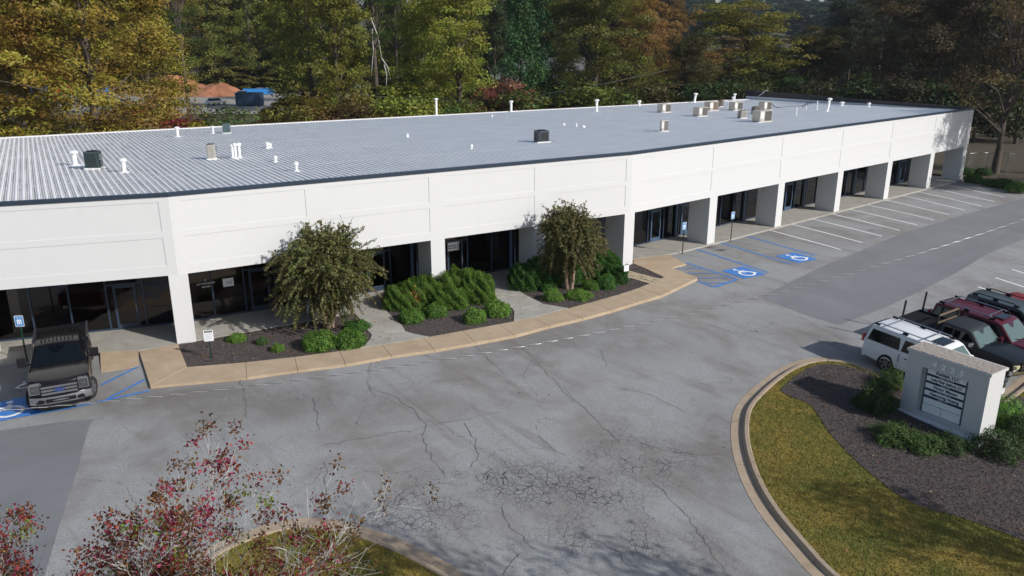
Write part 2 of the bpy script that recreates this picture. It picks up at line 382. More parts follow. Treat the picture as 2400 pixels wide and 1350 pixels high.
gr = MB().add(vs, fs).obj("ground", SOIL); setp(gr, "brown leaf littered ground running back under the trees and up to the far hills", kind='structure')

lot_edge = [gl(2251, 424), gl(2300, 432), gl(2400, 454)]
e1 = np.array(lot_edge[-1]); e0 = np.array(lot_edge[1]); ext = e1 + (e1 - e0) / np.linalg.norm(e1 - e0) * 25
P1 = np.array([-15.02, 34.23])
lot_poly = [tuple(C4 + AD * 48.6 - ND * .2), lot_edge[0], lot_edge[1], lot_edge[2], tuple(ext), tuple(ext + ND * 60), (5, -25), (-60, -25), (-60, 15), tuple(P1 - np.array([math.cos(R_(19)), math.sin(R_(19))]) * 30), tuple(P1 + (-.3, .3)), (3, 45.0)]
lot = drape([lot_poly], LOT, "parking_lot", ASPH); setp(lot, "cracked light grey asphalt parking lot in front of the white building", kind='structure')
patchR = [gl(1780, 697), gl(1921, 627), gl(2123, 544), gl(2281, 497), gl(2400, 465), gl(2560, 428), gl(2700, 440), gl(2400, 560), gl(2313, 596), gl(2241, 640), gl(2084, 717), gl(1968, 761), gl(1958, 760), gl(1900, 742)]
drape([patchR], LOT + .005, "asphalt_patch", ASPH2, lot)
patchL = [gl(-500, 1130), gl(-200, 1050), gl(0, 1009.5), gl(100, 995), gl(169, 986), gl(221, 982.5), gl(210, 997.5), gl(193, 1054), gl(184, 1095), gl(169, 1140), gl(140, 1230), gl(60, 1500), gl(-500, 1500)]
drape([patchL], LOT + .005, "asphalt_patch", ASPH2, lot)
# white stall lines
ST = [((1799.1, 538.3), (1971, 585.4)), ((1850.6, 524.4), (2020.9, 568.7)), ((1897.7, 511.7), (2066.8, 553.7)), ((1943.3, 499.9), (2109.5, 540.2)), ((1986, 489.2), (2149.9, 527.6)), ((2025.6, 478.5), (2188.7, 515.3)),
      ((2072.7, 468.6), (2223.5, 503)), ((2106.8, 456.7), (2260.8, 492.7)), ((2144, 448), (2299.2, 482.8)), ((2179.6, 440.1), (2330.4, 473)), ((2209.3, 431), (2355, 462.7)),
      ((2333, 651), (2480, 699)), ((2292, 672.4), (2440, 722)), ((2372, 631.5), (2520, 678)), ((2410, 613), (2560, 658))]
for a, b in ST: drape([stripe(gl(*a), gl(*b), .14)], LOT + .009, "parking_line", WHITEP, lot)
for a, b in [((1742.2, 551.3), (1910.4, 599.6)), ((1684.8, 568), (1854.6, 619.4)), ((1624.2, 581.8), (1800, 639.2))]:
    drape([stripe(gl(*a), gl(*b), .17)], LOT + .009, "blue_parking_line", BLUEP, lot)
hat = [((1608.8, 616.4), (1728.4, 654.9), .15), ((1728.4, 654.9), (1673.4, 673.3), .2), ((1673.4, 673.3), (1636, 659.5), .15), ((1577, 628.5), (1647, 629.5), .1), ((1608.8, 641), (1691.3, 641), .1), ((1633.5, 652), (1721.6, 652), .1), ((1645, 663), (1700, 664), .1)]
for k, (a, b, w) in enumerate(hat): drape([stripe(gl(*a), gl(*b), w)], LOT + .009 + .0015 * k, "blue_hatch_line", BLUEP, lot)
for k, (a, b, w) in enumerate([((237.5, 902.7), (322.7, 860), .13), ((253.5, 934.7), (340, 889.5), .13), ((154.7, 958.7), (234.7, 941.3), .15), ((230, 942.5), (350.7, 916), .15), ((-150, 1010), (156, 958.5), .13)]):
    drape([stripe(gl(*a), gl(*b), w)], LOT + .009 + .0015 * k, "blue_hatch_line", BLUEP, lot)
def wheelchair():           # strokes of the access symbol, y up, about 1 tall
    arc = [(.02 + .30 * math.cos(R_(t)), -.16 + .30 * math.sin(R_(t))) for t in range(100, 375, 16)]
    return [[(-.04, .40), (-.04, .42)], [(-.04, .30), (.0, .02), (.24, .02), (.34, -.28), (.44, -.24)], [(-.02, .16), (.2, .16)], arc]
def strokes_polys(lines, w):
    out = []
    for l in lines:
        for a, b in zip(l, l[1:]): out.append(stripe(a, b, w))
    return out
def ground_symbol(center, up, right, size, bg, dz0, name="access_symbol"):
    c, u, r = np.array(center), np.array(up), np.array(right)
    T = lambda p: tuple(c + r * p[0] * size + u * p[1] * size)
    if bg: drape([[T(p) for p in [(-.62, -.62), (.62, -.62), (.62, .62), (-.62, .62)]]], LOT + dz0, "symbol_panel", BLUEP, lot)
    for i, P in enumerate(strokes_polys(wheelchair(), .1)): pass
    ps = [[T(p) for p in P] for P in strokes_polys(wheelchair(), .10)]
    hd = [T((-.05 + .085 * math.cos(t), .43 + .085 * math.sin(t))) for t in np.linspace(0, 2 * math.pi, 11)[:-1]]
    bmesh_layers = [drape([p], LOT + dz0 + .004 + .0004 * i, "s", WHITEP, None) for i, p in enumerate(ps + [hd])]
    me = bpy.data.meshes.new(name); bm = bmesh.new()
    for o in bmesh_layers: bm.from_mesh(o.data)
    bm.to_mesh(me); bm.free(); me.materials.append(WHITEP)
    for o in bmesh_layers: bpy.data.objects.remove(o)
    return link(bpy.data.objects.new(name, me), lot)
def quad_frame(c, cu):       # ground axes from two picture points: centre, and a point towards the symbol's head
    a, b = np.array(gl(*c)), np.array(gl(*cu)); u = (b - a) / np.linalg.norm(b - a); return a, u, np.array([u[1], -u[0]])
a, u, r = quad_frame((1743, 639), (1700, 625)); ground_symbol(a, u, r, 1.5, True, .016)
a, u, r = quad_frame((1866, 604), (1822, 591)); ground_symbol(a, u, r, 1.5, True, .016)
a, u, r = quad_frame((22, 960), (10, 918)); ground_symbol(a, u, -r, 1.55, True, .016)
a, u, r = quad_frame((56, 903), (48, 870)); ground_symbol(a, u, -r, .75, False, .010)
# long cracks that wander over the lot
CR = [[(560, 80), (640, 140), (720, 235), (690, 310), (740, 400), (820, 510)], [(130, 350), (330, 310), (640, 260), (720, 235), (920, 200), (1120, 160)], [(930, 220), (990, 310), (1020, 400), (970, 470)],
      [(1490, 20), (1640, 170), (1740, 270), (1810, 340)], [(2000, 560), (2100, 650), (2230, 810), (2330, 960), (2400, 1060)], [(1140, 690), (1180, 790), (1330, 930)], [(80, 80), (105, 180), (95, 270)], [(1350, 290), (1420, 360), (1500, 400)],
      [(140, 440), (160, 530), (150, 640)], [(1820, 30), (1950, 50), (2030, 90), (2180, 160)], [(400, 20), (560, 80)], [(850, 560), (640, 580), (540, 640), (520, 690)], [(1920, 330), (2060, 380), (2250, 400), (2400, 430)], [(1680, 880), (1790, 950), (1880, 1060)], [(1240, 960), (1150, 1075)]]
rs = random.Random(5); cps = []
def jag(pts, w0):
    L_ = resample([gl(700 + x / 2.4, 900 + y / 2.4) if w0 > 0 else gl(x, y) for x, y in pts], .22)
    L_ = [np.array(p) + (np.array([rs.gauss(0, .045), rs.gauss(0, .045)]) if 0 < i < len(L_) - 1 else 0) for i, p in enumerate(L_)]
    for a, b in zip(L_, L_[1:]): cps.append(stripe(a - (b - a) * .04, b + (b - a) * .04, abs(w0) * rs.uniform(.6, 1.5)))
for c_ in CR: jag(c_, .013)
for c_ in [[(1115, 812), (1150, 850), (1190, 880)], [(1200, 795), (1240, 830), (1310, 905), (1345, 945)], [(1410, 820), (1420, 860)], [(1760, 1010), (1880, 1015)], [(560, 890), (575, 930), (580, 980)], [(870, 850), (860, 900), (880, 930)], [(1820, 735), (1880, 745), (1980, 800)]]: jag(c_, -.012)
vv = []; ff = []
for i, P in enumerate(cps):
    z = LOT + .0125 + .00002 * i; b = len(vv); vv += [(p[0], p[1], float(gz(*p)) + z) for p in P]; ff.append((b, b + 1, b + 2, b + 3))
CRK = simple("crack_filling", (.10, .094, .088), .95)
ck = MB().add(vv, ff).obj("asphalt_cracks", CRK, lot); ck['kind'] = 'stuff'

# ------------------------------------------------------------------ walks and planting beds
def slab(poly, name, mat, parent, z1=0.0, z0=-.42, inset=.008):
    c = np.mean(np.array(poly), axis=0)
    pp = [tuple(np.array(p) + (c - np.array(p)) / np.linalg.norm(c - np.array(p)) * inset) for p in poly]
    return MB().prism(pp, z0, z1).obj(name, mat, parent, bevel=.012)
inner = [(438.7, 860), (575.6, 848.8), (690, 836.4), (795.8, 822.6), (895.8, 807.6), (991.4, 791.9), (1083.6, 775), (1168.4, 759.6), (1249.9, 744.3), (1317.3, 726.4), (1384.6, 708.5), (1447.9, 690.6), (1498.8, 674), (1556.5, 649.4)]
outer = [(352, 906), (577.5, 885), (697.5, 868), (810, 854), (917, 834.5), (1019.5, 820), (1116, 803), (1207, 785.5), (1288.4, 763.5), (1365.4, 745.8), (1433, 727.5), (1496, 708), (1551, 692), (1635, 652)]
walk = empty("sidewalk", (0, 0, 0), label="tan concrete walk curving along the front of the planting beds", kind='structure')
for i in range(len(inner) - 1):
    s_ = slab([g(*inner[i]), g(*inner[i + 1]), g(*outer[i + 1]), g(*outer[i])], "paving_slab", TAN, walk)
slab([g(*p) for p in [(1556.5, 649.4), (1635, 650), (1575, 627.5), (1521, 633)]], "paving_slab", TAN, walk)
slab([g(*p) for p in [(1521, 632.6), (1575, 627), (1608, 618), (1565.5, 596), (1525, 601), (1485.5, 607), (1484, 617)]], "paving_slab", TAN, walk)
slab([g(*p) for p in [(325.5, 822.5), (416.5, 805), (438.7, 860), (352, 906)]], "paving_slab", TAN, walk)
ra, rb, rc, rd = g(234.7, 825), g(325, 815.5), g(324, 858.7, -.09), g(236.8, 874, -.09)
MB().add([ra + (.0,), rb + (.0,), rc + (-.09,), rd + (-.09,), ra + (-.3,), rb + (-.3,), rc + (-.3,), rd + (-.3,)], [(0, 3, 2, 1), (0, 1, 5, 4), (1, 2, 6, 5), (2, 3, 7, 6), (3, 0, 4, 7)]).obj("ramp", TAN, walk)
dirs = {'L': math.radians(18.9), 'M': math.atan2(C4[1] - P1[1], C4[0] - P1[0]), 'R': math.radians(39.8)}
def D(a): return np.array([math.cos(a), math.sin(a)])
bays = []          # (start, end, direction angle)
pt = P1.copy(); left = []
for k in range(3): q_ = pt - D(dirs['L']) * 8.28; left.append((q_, pt, dirs['L'])); pt = q_
bays = left[::-1]
mlen = np.linalg.norm(C4 - P1) / 4
for k in range(4): bays.append((P1 + D(dirs['M']) * mlen * k, P1 + D(dirs['M']) * mlen * (k + 1), dirs['M']))
RD = [0, 8.35, 16.5, 24.95, 33.25, 41.5, 48.85]
for k in range(6): bays.append((C4 + D(dirs['R']) * RD[k], C4 + D(dirs['R']) * RD[k + 1], dirs['R']))
SB = 2.9
def nrm(a): return np.array([math.sin(a), -math.cos(a)])      # outward, to the lot
vert = [b[0] for b in bays] + [bays[-1][1]]
vang = [bays[0][2]] + [(bays[i][2] + bays[i + 1][2]) / 2 for i in range(len(bays) - 1)] + [bays[-1][2]]
def off(i, d):
    k = math.cos(vang[i] - bays[min(i, len(bays) - 1)][2]); return vert[i] + nrm(vang[i]) * d / k
apron = empty("walkway", (0, 0, 0), label="grey concrete walkway under the canopy and leading to the doors", kind='structure')
for i, b in enumerate(bays):
    fr = .12 if i >= 7 else (float((np.array(g(0, 853)) - P1) @ nrm(dirs['L'])) if i <= 2 else .0)
    e = 2.4 if i == len(bays) - 1 else 0
    if i == 2:
        fr = float((np.array(g(0, 853)) - P1) @ nrm(dirs['L'])); slab([off(2, -SB - .5), off(3, -SB - .5), off(3, .0), g(325, 821), g(234.7, 824.5), g(66.7, 844), g(0, 853), off(2, fr)], "walkway_slab", GREY, apron)
    elif i == 7:
        slab([off(7, -SB - .5), off(8, -SB - .5), off(8, fr), g(1599, 589), g(1566, 595.5), g(1485.5, 606.5), off(7, 0)], "walkway_slab", GREY, apron)
    else:
        A_, B_ = off(i, fr), off(i + 1, fr); C_, D_ = off(i + 1, -SB - .5), off(i, -SB - .5)
        if e: B_ = B_ + D(b[2]) * .35; C_ = C_ + D(b[2]) * .35
        slab([tuple(x) for x in (D_, C_, B_, A_)], "walkway_slab", GREY, apron)
PATHS = [[(828, 722), (830, 733), (848, 753.6), (925, 748), (896.9, 718.8), (903, 705), (880, 703)], [(848, 754.6), (859.8, 772.8), (870.6, 784), (949.8, 774.6), (941.9, 761.5), (925, 749)], [(870.6, 785.5), (867, 795), (855, 807.6), (839.5, 815.8), (895.8, 807.9), (1006, 788.8), (970, 781.8), (950.5, 775.8)],
         [(1130, 640), (1150, 693), (1157, 699), (1228, 688.4), (1196, 668.6), (1200, 640)], [(1158, 700), (1190, 714), (1204.5, 727.2), (1272, 711.2), (1229, 689.4)], [(1204.5, 728.4), (1204, 751.7), (1249.9, 744), (1331, 721.5), (1274, 712.2)]]
for P in PATHS: slab([g(*p) for p in P], "walkway_slab", GREY, apron, z1=.004)
bedp = [off(3, -.35), off(7, -.35)] + [g(*p) for p in [(1484, 617)] + inner[::-1] + [(416.9, 805.2)]]
bed = MB().prism([tuple(p) for p in bedp], -.4, -.035).obj("planting_bed", MULCH); setp(bed, "dark bark mulch bed between the walk and the white columns", kind='structure')

# islands with kerb and gutter
kr = [(1960, 1400), (1895, 1345), (1850, 1292), (1788, 1218), (1746, 1150), (1720, 1080), (1711, 1020), (1716, 970), (1732, 940), (1780, 895), (1830, 860), (1880, 842), (1930, 838), (1990, 845), (2052, 868), (2100, 895), (2160, 925), (2230, 950), (2300, 950), (2350, 918), (2400, 878), (2480, 820)]
isl = smooth_line([gl(*p) for p in kr], 2)
def kerb_run(line, side, name, label, ends):
    line = resample(line, .45); par = empty(name, (0, 0, 0), label=label, kind='structure')
    nn = []
    for i, p in enumerate(line):
        d = line[min(i + 1, len(line) - 1)] - line[max(i - 1, 0)]; d /= np.linalg.norm(d); nn.append(np.array([-d[1], d[0]]) * side)
    prof = [(0, LOT - .1), (0, LOT + .012), (.42, LOT + .002), (.47, LOT + .12), (.50, LOT + .145), (.63, LOT + .15), (.66, LOT + .13), (.66, LOT - .1)]
    step = 7; s0 = 0
    while s0 < len(line) - 1:
        s1 = min(s0 + step, len(line) - 1); vs = []; fs = []; pl = line[s0:s1 + 1]; pn = nn[s0:s1 + 1]
        gap = .012
        for i, (p, n_) in enumerate(zip(pl, pn)):
            sh = 0
            if i == 0: d = (pl[1] - pl[0]); sh = d / np.linalg.norm(d) * gap
            if i == len(pl) - 1: d = (pl[-2] - pl[-1]); sh = d / np.linalg.norm(d) * gap
            zz = float(gz(*p))
            vs += [tuple((p + sh + n_ * o_)) + (zz + z_,) for o_, z_ in prof]
        k = len(prof)
        for i in range(len(pl) - 1): fs += [(i * k + j, i * k + j + 1, (i + 1) * k + j + 1, (i + 1) * k + j) for j in range(k - 1)]
        fs += [list(range(k)), list(range((len(pl) - 1) * k, len(pl) * k))[::-1]]
        MB().add(vs, fs).obj("kerb_stone", KERB, par); s0 = s1
    return [p + n_ * .6 for p, n_ in zip(line, nn)]
inn = kerb_run(isl, -1, "kerb", "tan concrete kerb and gutter round the lawn with the brick sign", 0)
closeR = [(40, 12), (24, 0), (9, 4)]
isl_poly = [tuple(p) for p in inn] + [(38, 26), (40, 10), (20, 2)]
lawnR = drape([isl_poly], LOT + .13, "lawn", GRASSM); setp(lawnR, "yellow green lawn inside the curved kerb below the brick sign", kind='structure')
mp = [(1828, 914), (1850, 930), (1900, 945), (1925, 985), (1940, 1010), (1990, 1065), (2050, 1118), (2110, 1165), (2170, 1193), (2230, 1205), (2330, 1240), (2420, 1275), (2600, 1330), (2900, 1250), (2800, 1000), (2500, 960), (2420, 935), (2370, 925), (2330, 945), (2230, 962), (2160, 938), (2095, 908), (2050, 880), (1990, 858), (1930, 852), (1895, 862), (1860, 884)]
mulchR_poly = [tuple(p) for p in smooth_line([gl(*p, LOT + .15) for p in mp], 1)]
mulR = drape([mulchR_poly], LOT + .155, "mulch_bed", MULCH); setp(mulR, "dark bark mulch spread round the brick sign", kind='structure')
kl = [(420, 1330), (500, 1275), (600, 1236), (680, 1217), (740, 1213), (800, 1222), (860, 1236), (940, 1264), (1010, 1298), (1060, 1325), (1100, 1352), (1150, 1395)]
inl = kerb_run(smooth_line([gl(*p) for p in kl], 2), -1, "kerb", "worn tan kerb curving round the lawn under the bare tree", 0)
lawnL = drape([[tuple(p) for p in inl] + [(2, 6), (-14, 4), (-16, 14)]], LOT + .13, "lawn", GRASSM); setp(lawnL, "mown green lawn under the bare white branched trees", kind='structure')
# verge at the right end of the building
vk = kerb_run(smooth_line([gl(2247, 418), gl(2300, 429), gl(2400, 454), tuple(ext)], 1), 1, "kerb", "thin kerb at the far end of the stalls in front of the low shrubs", 0)
vpoly = [tuple(p) for p in vk] + [(95, 75), (70, 98), tuple(C4 + D(dirs['R']) * 50.5 - nrm(dirs['R']) * 10), tuple(C4 + D(dirs['R']) * 50)]
ver = drape([vpoly], LOT + .13, "verge", SOIL); setp(ver, "bare brown verge with shrubs beyond the last stall", kind='structure')
# ------------------------------------------------------------------ the building
BLD = empty("office_building", (C4[0], C4[1], 0), label="long white brick office building with dark glass fronts and a ribbed metal roof", cat="building")
HR, HL = 6.83, 3.25
def bobj(mb, name, mat, parent=None, **k):
    o = mb.obj(name, mat, None, **k); o.parent = parent or BLD
    if parent is None or parent is BLD: o.matrix_parent_inverse = Matrix.Translation(BLD.location).inverted()
    return o
def fr(i, s, d, z):        # point on bay i: s along, d outward, z up
    b = bays[i]; p = b[0] + D(b[2]) * s + nrm(b[2]) * d; return (p[0], p[1], z)
def boxf(mb, i, s0, s1, d0, d1, z0, z1, mi=0):
    vs = [fr(i, s, d, z) for z in (z0, z1) for d in (d0, d1) for s in (s0, s1)]
    return mb.add(vs, [(0, 1, 3, 2), (4, 6, 7, 5), (0, 4, 5, 1), (2, 3, 7, 6), (0, 2, 6, 4), (1, 5, 7, 3)], mi)
CW = .82
nb = len(bays)
for i in range(nb):
    b = bays[i]; Lb = np.linalg.norm(b[1] - b[0])
    # fascia with two recessed panels; mitred ends
    j0 = (vang[i] - b[2]); j1 = (vang[i + 1] - b[2])
    Lr = Lb + (.35 if i == nb - 1 else 0)
    def P(s, d, z):
        t0 = math.tan(j0) * d; t1 = math.tan(j1) * d
        s2 = s + (t0 if s <= 0 else (t1 if s >= Lr - 1e-6 and i < nb - 1 else 0)); return fr(i, s2, d, z)
    xs = [0, CW / 2 + .03, Lb - CW / 2 - .01, Lr]; zs = [HL, 3.70, 4.98, 5.26, 6.58, HR]
    mb = MB(); idx = {}
    V = []; F = []
    def vert_(p): V.append(p); return len(V) - 1
    gidx = {(a, c): vert_(P(xs[a], 0, zs[c])) for a in range(4) for c in range(6)}
    for c in range(5):
        for a in range(3):
            q4 = [gidx[a, c], gidx[a + 1, c], gidx[a + 1, c + 1], gidx[a, c + 1]]
            if a == 1 and c in (1, 3):
                r4 = [vert_(P(xs[u], -.02, zs[w])) for u, w in ((1, c), (2, c), (2, c + 1), (1, c + 1))]
                F.append(r4)
                for k in range(4): F.append([q4[k], q4[(k + 1) % 4], r4[(k + 1) % 4], r4[k]])
            else: F.append(q4)
    bt = [vert_(P(s, -.4, z)) for s, z in ((0, HL), (Lr, HL), (Lr, HR), (0, HR))]
    F += [[gidx[0, 0], bt[0], bt[1], gidx[3, 0], gidx[2, 0], gidx[1, 0]], [gidx[0, 5], gidx[1, 5], gidx[2, 5], gidx[3, 5], bt[2], bt[3]], bt[::-1]]
    if i == nb - 1: F.append([gidx[3, c] for c in range(6)] + [bt[2], bt[1]])
    mb.add(V, F); bobj(mb, "wall_panel", WALL, uv=True)
    # storefront
    off_s = (-SB * math.tan(j0), -SB * math.tan(j1))
    s0, s1 = 0 + math.tan(j0) * -SB, Lb + math.tan(j1) * -SB
    soff = MB(); soff.add([P(0, -.4, HL + .02), P(Lr, -.4, HL + .02), fr(i, s1, -SB - .3, HL + .02), fr(i, s0, -SB - .3, HL + .02)], [(0, 1, 2, 3)]); bobj(soff, "soffit", SOFF)
    npan = 4 if Lb < 7 else 5
    segs = np.linspace(s0, s1, npan + 1)
    door_k = {2: 3, 3: 2, 4: 2, 5: 1, 6: 1, 7: 3, 8: 0, 9: 3, 10: 2, 11: 2, 12: 0}.get(i, 1)
    if i == nb - 1: segs = segs[:3]
    sf = MB()
    for k, s in enumerate(segs):
        boxf(sf, i, s - .035, s + .035, -SB - .06, -SB + .07, 0, HL)
    for k in range(len(segs) - 1):
        a_, b_ = segs[k] + .035, segs[k + 1] - .035
        boxf(sf, i, a_, b_, -SB - .05, -SB + .04, 0, .09); boxf(sf, i, a_, b_, -SB - .05, -SB + .04, HL - .12, HL)
        if k == door_k: boxf(sf, i, a_, b_, -SB - .05, -SB + .04, 2.2, 2.28)
    win = bobj(sf, "storefront_window", FRAME)
    for k in range(len(segs) - 1):
        a_, b_ = segs[k] + .035, segs[k + 1] - .035
        if k == door_k:
            m = MB(); boxf(m, i, a_, b_, -SB - .012, -SB + .0, 2.28, HL - .12); link(bpy.data.objects.new("pane", m.mesh("pane", GLASS)), win)
            mid = (a_ + b_) / 2; wd = min(.5, (b_ - a_) / 2 - .03)
            dm = MB()
            for u0, u1, z0, z1 in ((mid - wd, mid - wd + .1, .01, 2.19), (mid + wd - .1, mid + wd, .01, 2.19), (mid - wd + .1, mid + wd - .1, .01, .28), (mid - wd + .1, mid + wd - .1, 2.07, 2.19)): boxf(dm, i, u0, u1, -SB - .03, -SB + .055, z0, z1)
            dr = bobj(dm, "door", FRAMEB if i > 5 else FRAME, bevel=.004)
            m = MB(); boxf(m, i, mid - wd + .1, mid + wd - .1, -SB + .005, -SB + .015, .28, 2.07); link(bpy.data.objects.new("pane", m.mesh("pane", GLASS)), dr)
            m = MB(); boxf(m, i, mid + wd - .09, mid + wd - .055, -SB + .075, -SB + .10, .85, 1.25); boxf(m, i, mid + wd - .085, mid + wd - .06, -SB + .055, -SB + .08, .88, .90); boxf(m, i, mid + wd - .085, mid + wd - .06, -SB + .055, -SB + .08, 1.2, 1.22)
            link(bpy.data.objects.new("handle", m.mesh("handle", GALV)), dr)
            for u0, u1 in ((a_, mid - wd - .01), (mid + wd + .01, b_)):
                if u1 - u0 > .05: m = MB(); boxf(m, i, u0, u1, -SB - .012, -SB, .09, 2.2); link(bpy.data.objects.new("pane", m.mesh("pane", GLASS)), win)
        else:
            m = MB(); boxf(m, i, a_, b_, -SB - .012, -SB, .09, HL - .12); link(bpy.data.objects.new("pane", m.mesh("pane", GLASS)), win)
    # blue painted post between some fronts
    if i >= 4: m = MB(); boxf(m, i, s1 - .42, s1 - .24, -SB + .075, -SB + .16, 0.01, HL - .01) if i < nb - 1 else boxf(m, i, segs[-1] - .1, segs[-1] + .3, -SB - .5, -SB + .16, 0, HL); bobj(m, "painted_post", FRAMEB if i < nb - 1 else WALL, uv=True)
    # room behind the glass
    DI = 1.0 if i >= 7 else 3.0
    if i < nb - 1:
        m = MB(); m.add([fr(i, s0, -SB - DI, 0), fr(i, s1, -SB - DI, 0), fr(i, s1, -SB - DI, HL), fr(i, s0, -SB - DI, HL)], [(3, 2, 1, 0)])
        m.add([fr(i, s0 + .02, -SB - .1, 0), fr(i, s0 + .02, -SB - DI, 0), fr(i, s0 + .02, -SB - DI, HL), fr(i, s0 + .02, -SB - .1, HL)], [(0, 1, 2, 3)]); bobj(m, "inner_wall", BROWN)
        m = MB(); m.add([fr(i, s0, -SB - .06, .012), fr(i, s1, -SB - .06, .012), fr(i, s1, -SB - DI, .012), fr(i, s0, -SB - DI, .012)], [(0, 1, 2, 3)]); bobj(m, "inner_floor", CARPET)
# columns
for i in range(nb + 1):
    a = vang[i]; n_ = nrm(a); c = vert[i]; w = CW / 2
    if i == nb: c = c + D(a) * (-.1)
    zb = min(0, float(gz(*c))) - .3
    poly = [tuple(c + D(a) * s + n_ * d) for s, d in ((-w, -.004), (w, -.004), (w, -1.7), (-w, -1.7))] if i != 0 else [tuple(c + D(a) * s + n_ * d) for s, d in ((-w, -.004), (w, -.004), (w, -1.7), (-w, -1.7))]
    poly = [tuple(np.array(p)) for p in poly]
    bobj(MB().prism(poly, zb, HL - .001), "column", WALL, uv=True)
# side and rear walls
uu = D(dirs['M']); vvv = np.array([-uu[1], uu[0]])
corner = C4 + D(dirs['R']) * (RD[-1] + .35); lcorner = left[-1][0]
def uvc(p): d = np.array(p) - C4; return float(d @ uu), float(d @ vvv)
UC, VC = uvc(corner); UL, VL = uvc(lcorner)
VB = 36.9
def zroof(v): return 6.86 - .0232 * max(v, -2)
def wp(u, v, z): p = C4 + uu * u + vvv * v; return (p[0], p[1], z)
e0 = C4 + D(dirs['R']) * (RD[-1] - 4.9) - nrm(dirs['R']) * (SB + .35); UE, VE = uvc(e0)
m = MB(); m.add([wp(UC - .05, VE + 1.5, -.3), wp(UC - .05, VB, -.3), wp(UC - .05, VB, zroof(VB) - .02), wp(UC - .05, VE + 1.5, zroof(VE) - .02)], [(0, 1, 2, 3)])
m.add([wp(UE, VE, -.3), wp(UC - .05, VE + 1.5, -.3), wp(UC - .05, VE + 1.5, zroof(VE) - .02), wp(UE, VE, zroof(VE) - .02)], [(0, 1, 2, 3)]); bobj(m, "side_wall", WALL, uv=True)
m = MB(); m.add([wp(UL, VB, -.3), wp(UC, VB, -.3), wp(UC, VB, zroof(VB) - .02), wp(UL, VB, zroof(VB) - .02)], [(3, 2, 1, 0)]); bobj(m, "rear_wall", WALL, uv=True)
# roof sheet: follows the faceted front
fpts = [off(i, -.02) for i in range(nb + 1)]; fpts[-1] = corner
V = []; F = []
for i, p in enumerate(fpts):
    u, v = uvc(p); V.append(wp(u, v, zroof(v))); V.append(wp(u, VB + .25, zroof(VB)))
for i in range(len(fpts) - 1): F.append((2 * i, 2 * i + 2, 2 * i + 3, 2 * i + 1))
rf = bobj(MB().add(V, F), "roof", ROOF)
def vfront(u):
    us = [uvc(p)[0] for p in fpts]; vs_ = [uvc(p)[1] for p in fpts]; return float(np.interp(u, us, vs_))
rm = MB(); t = .036; rm.add([(-.055, 0, 0), (-.03, 0, t), (.03, 0, t), (.055, 0, 0), (-.055, 1, 0), (-.03, 1, t), (.03, 1, t), (.055, 1, 0)], [(0, 1, 5, 4), (1, 2, 6, 5), (2, 3, 7, 6), (0, 3, 2, 1), (4, 5, 6, 7)])
ribme = rm.mesh("roof_rib", RIB)
rib_ang = math.atan2(uu[1], uu[0]); us = np.arange(UL + 4, UC - .1, .292); nr = len(us)
print("ribs", nr)
keep = us[-298:] if nr > 298 else us
for u in keep:
    v0 = vfront(u) + .02; ln = VB + .2 - v0
    o = bpy.data.objects.new("roof_rib", ribme); COL.objects.link(o); o.parent = rf; o.matrix_parent_inverse = Matrix.Identity(4)
    p = wp(u, v0, zroof(v0) + .002); o.rotation_euler = (math.atan(-.0232), 0, rib_ang); o.location = p; o.scale = (1, ln, 1)
rf.matrix_parent_inverse = Matrix.Translation(BLD.location).inverted()
# minor ribs between, one mesh
m = MB()
for u in us:
    for k in (.095, .197):
        uq = u + k; v0 = vfront(uq) + .02; za, zb_ = zroof(v0), zroof(VB)
        m.add([wp(uq - .014, v0, za + .001), wp(uq, v0, za + .014), wp(uq + .014, v0, za + .001), wp(uq - .014, VB + .2, zb_ + .001), wp(uq, VB + .2, zb_ + .014), wp(uq + .014, VB + .2, zb_ + .001)], [(0, 1, 4, 3), (1, 2, 5, 4)])
o = link(bpy.data.objects.new("minor_ribs", m.mesh("minor_ribs", RIB)), rf); o['kind'] = 'stuff'
# lap joints across the roof
for v in (6.5, 13.5, 20.5, 27.5):
    m = MB()
    for k in range(60):
        u0 = UL + 6 + k * (UC - UL - 6) / 60; u1 = u0 + (UC - UL - 6) / 60
        if v > vfront(u0) + .3: m.add([wp(u0, v - .015, zroof(v) + .02), wp(u1, v - .015, zroof(v) + .02), wp(u1, v + .02, zroof(v) + .024), wp(u0, v + .02, zroof(v) + .024)], [(0, 1, 2, 3)])
    link(bpy.data.objects.new("lap_joint", m.mesh("lap_joint", RIB)), rf)
# eave cap near the back
WCAP = simple("white_flashing", (.66, .66, .66), .6, var=.06)
m = MB(); vs = []
for v, z in ((VB - .75, 0.01), (VB - .72, .075), (VB - .5, .085), (VB - .46, .01)): vs += [wp(UL, v, zroof(v) + z), wp(UC - .3, v, zroof(v) + z)]
m.add(vs, [(0, 1, 3, 2), (2, 3, 5, 4), (4, 5, 7, 6)]); link(bpy.data.objects.new("ridge_cap", m.mesh("ridge_cap", WCAP)), rf)
m = MB(); vs = []
for v, z in ((VB + .16, .0), (VB + .16, .06), (VB + .32, .05), (VB + .32, -.14)): vs += [wp(UL, v, zroof(v) + z), wp(UC, v, zroof(v) + z)]
m.add(vs, [(0, 1, 3, 2), (2, 3, 5, 4), (4, 5, 7, 6)]); link(bpy.data.objects.new("eave_trim", m.mesh("eave_trim", KERB)), rf)
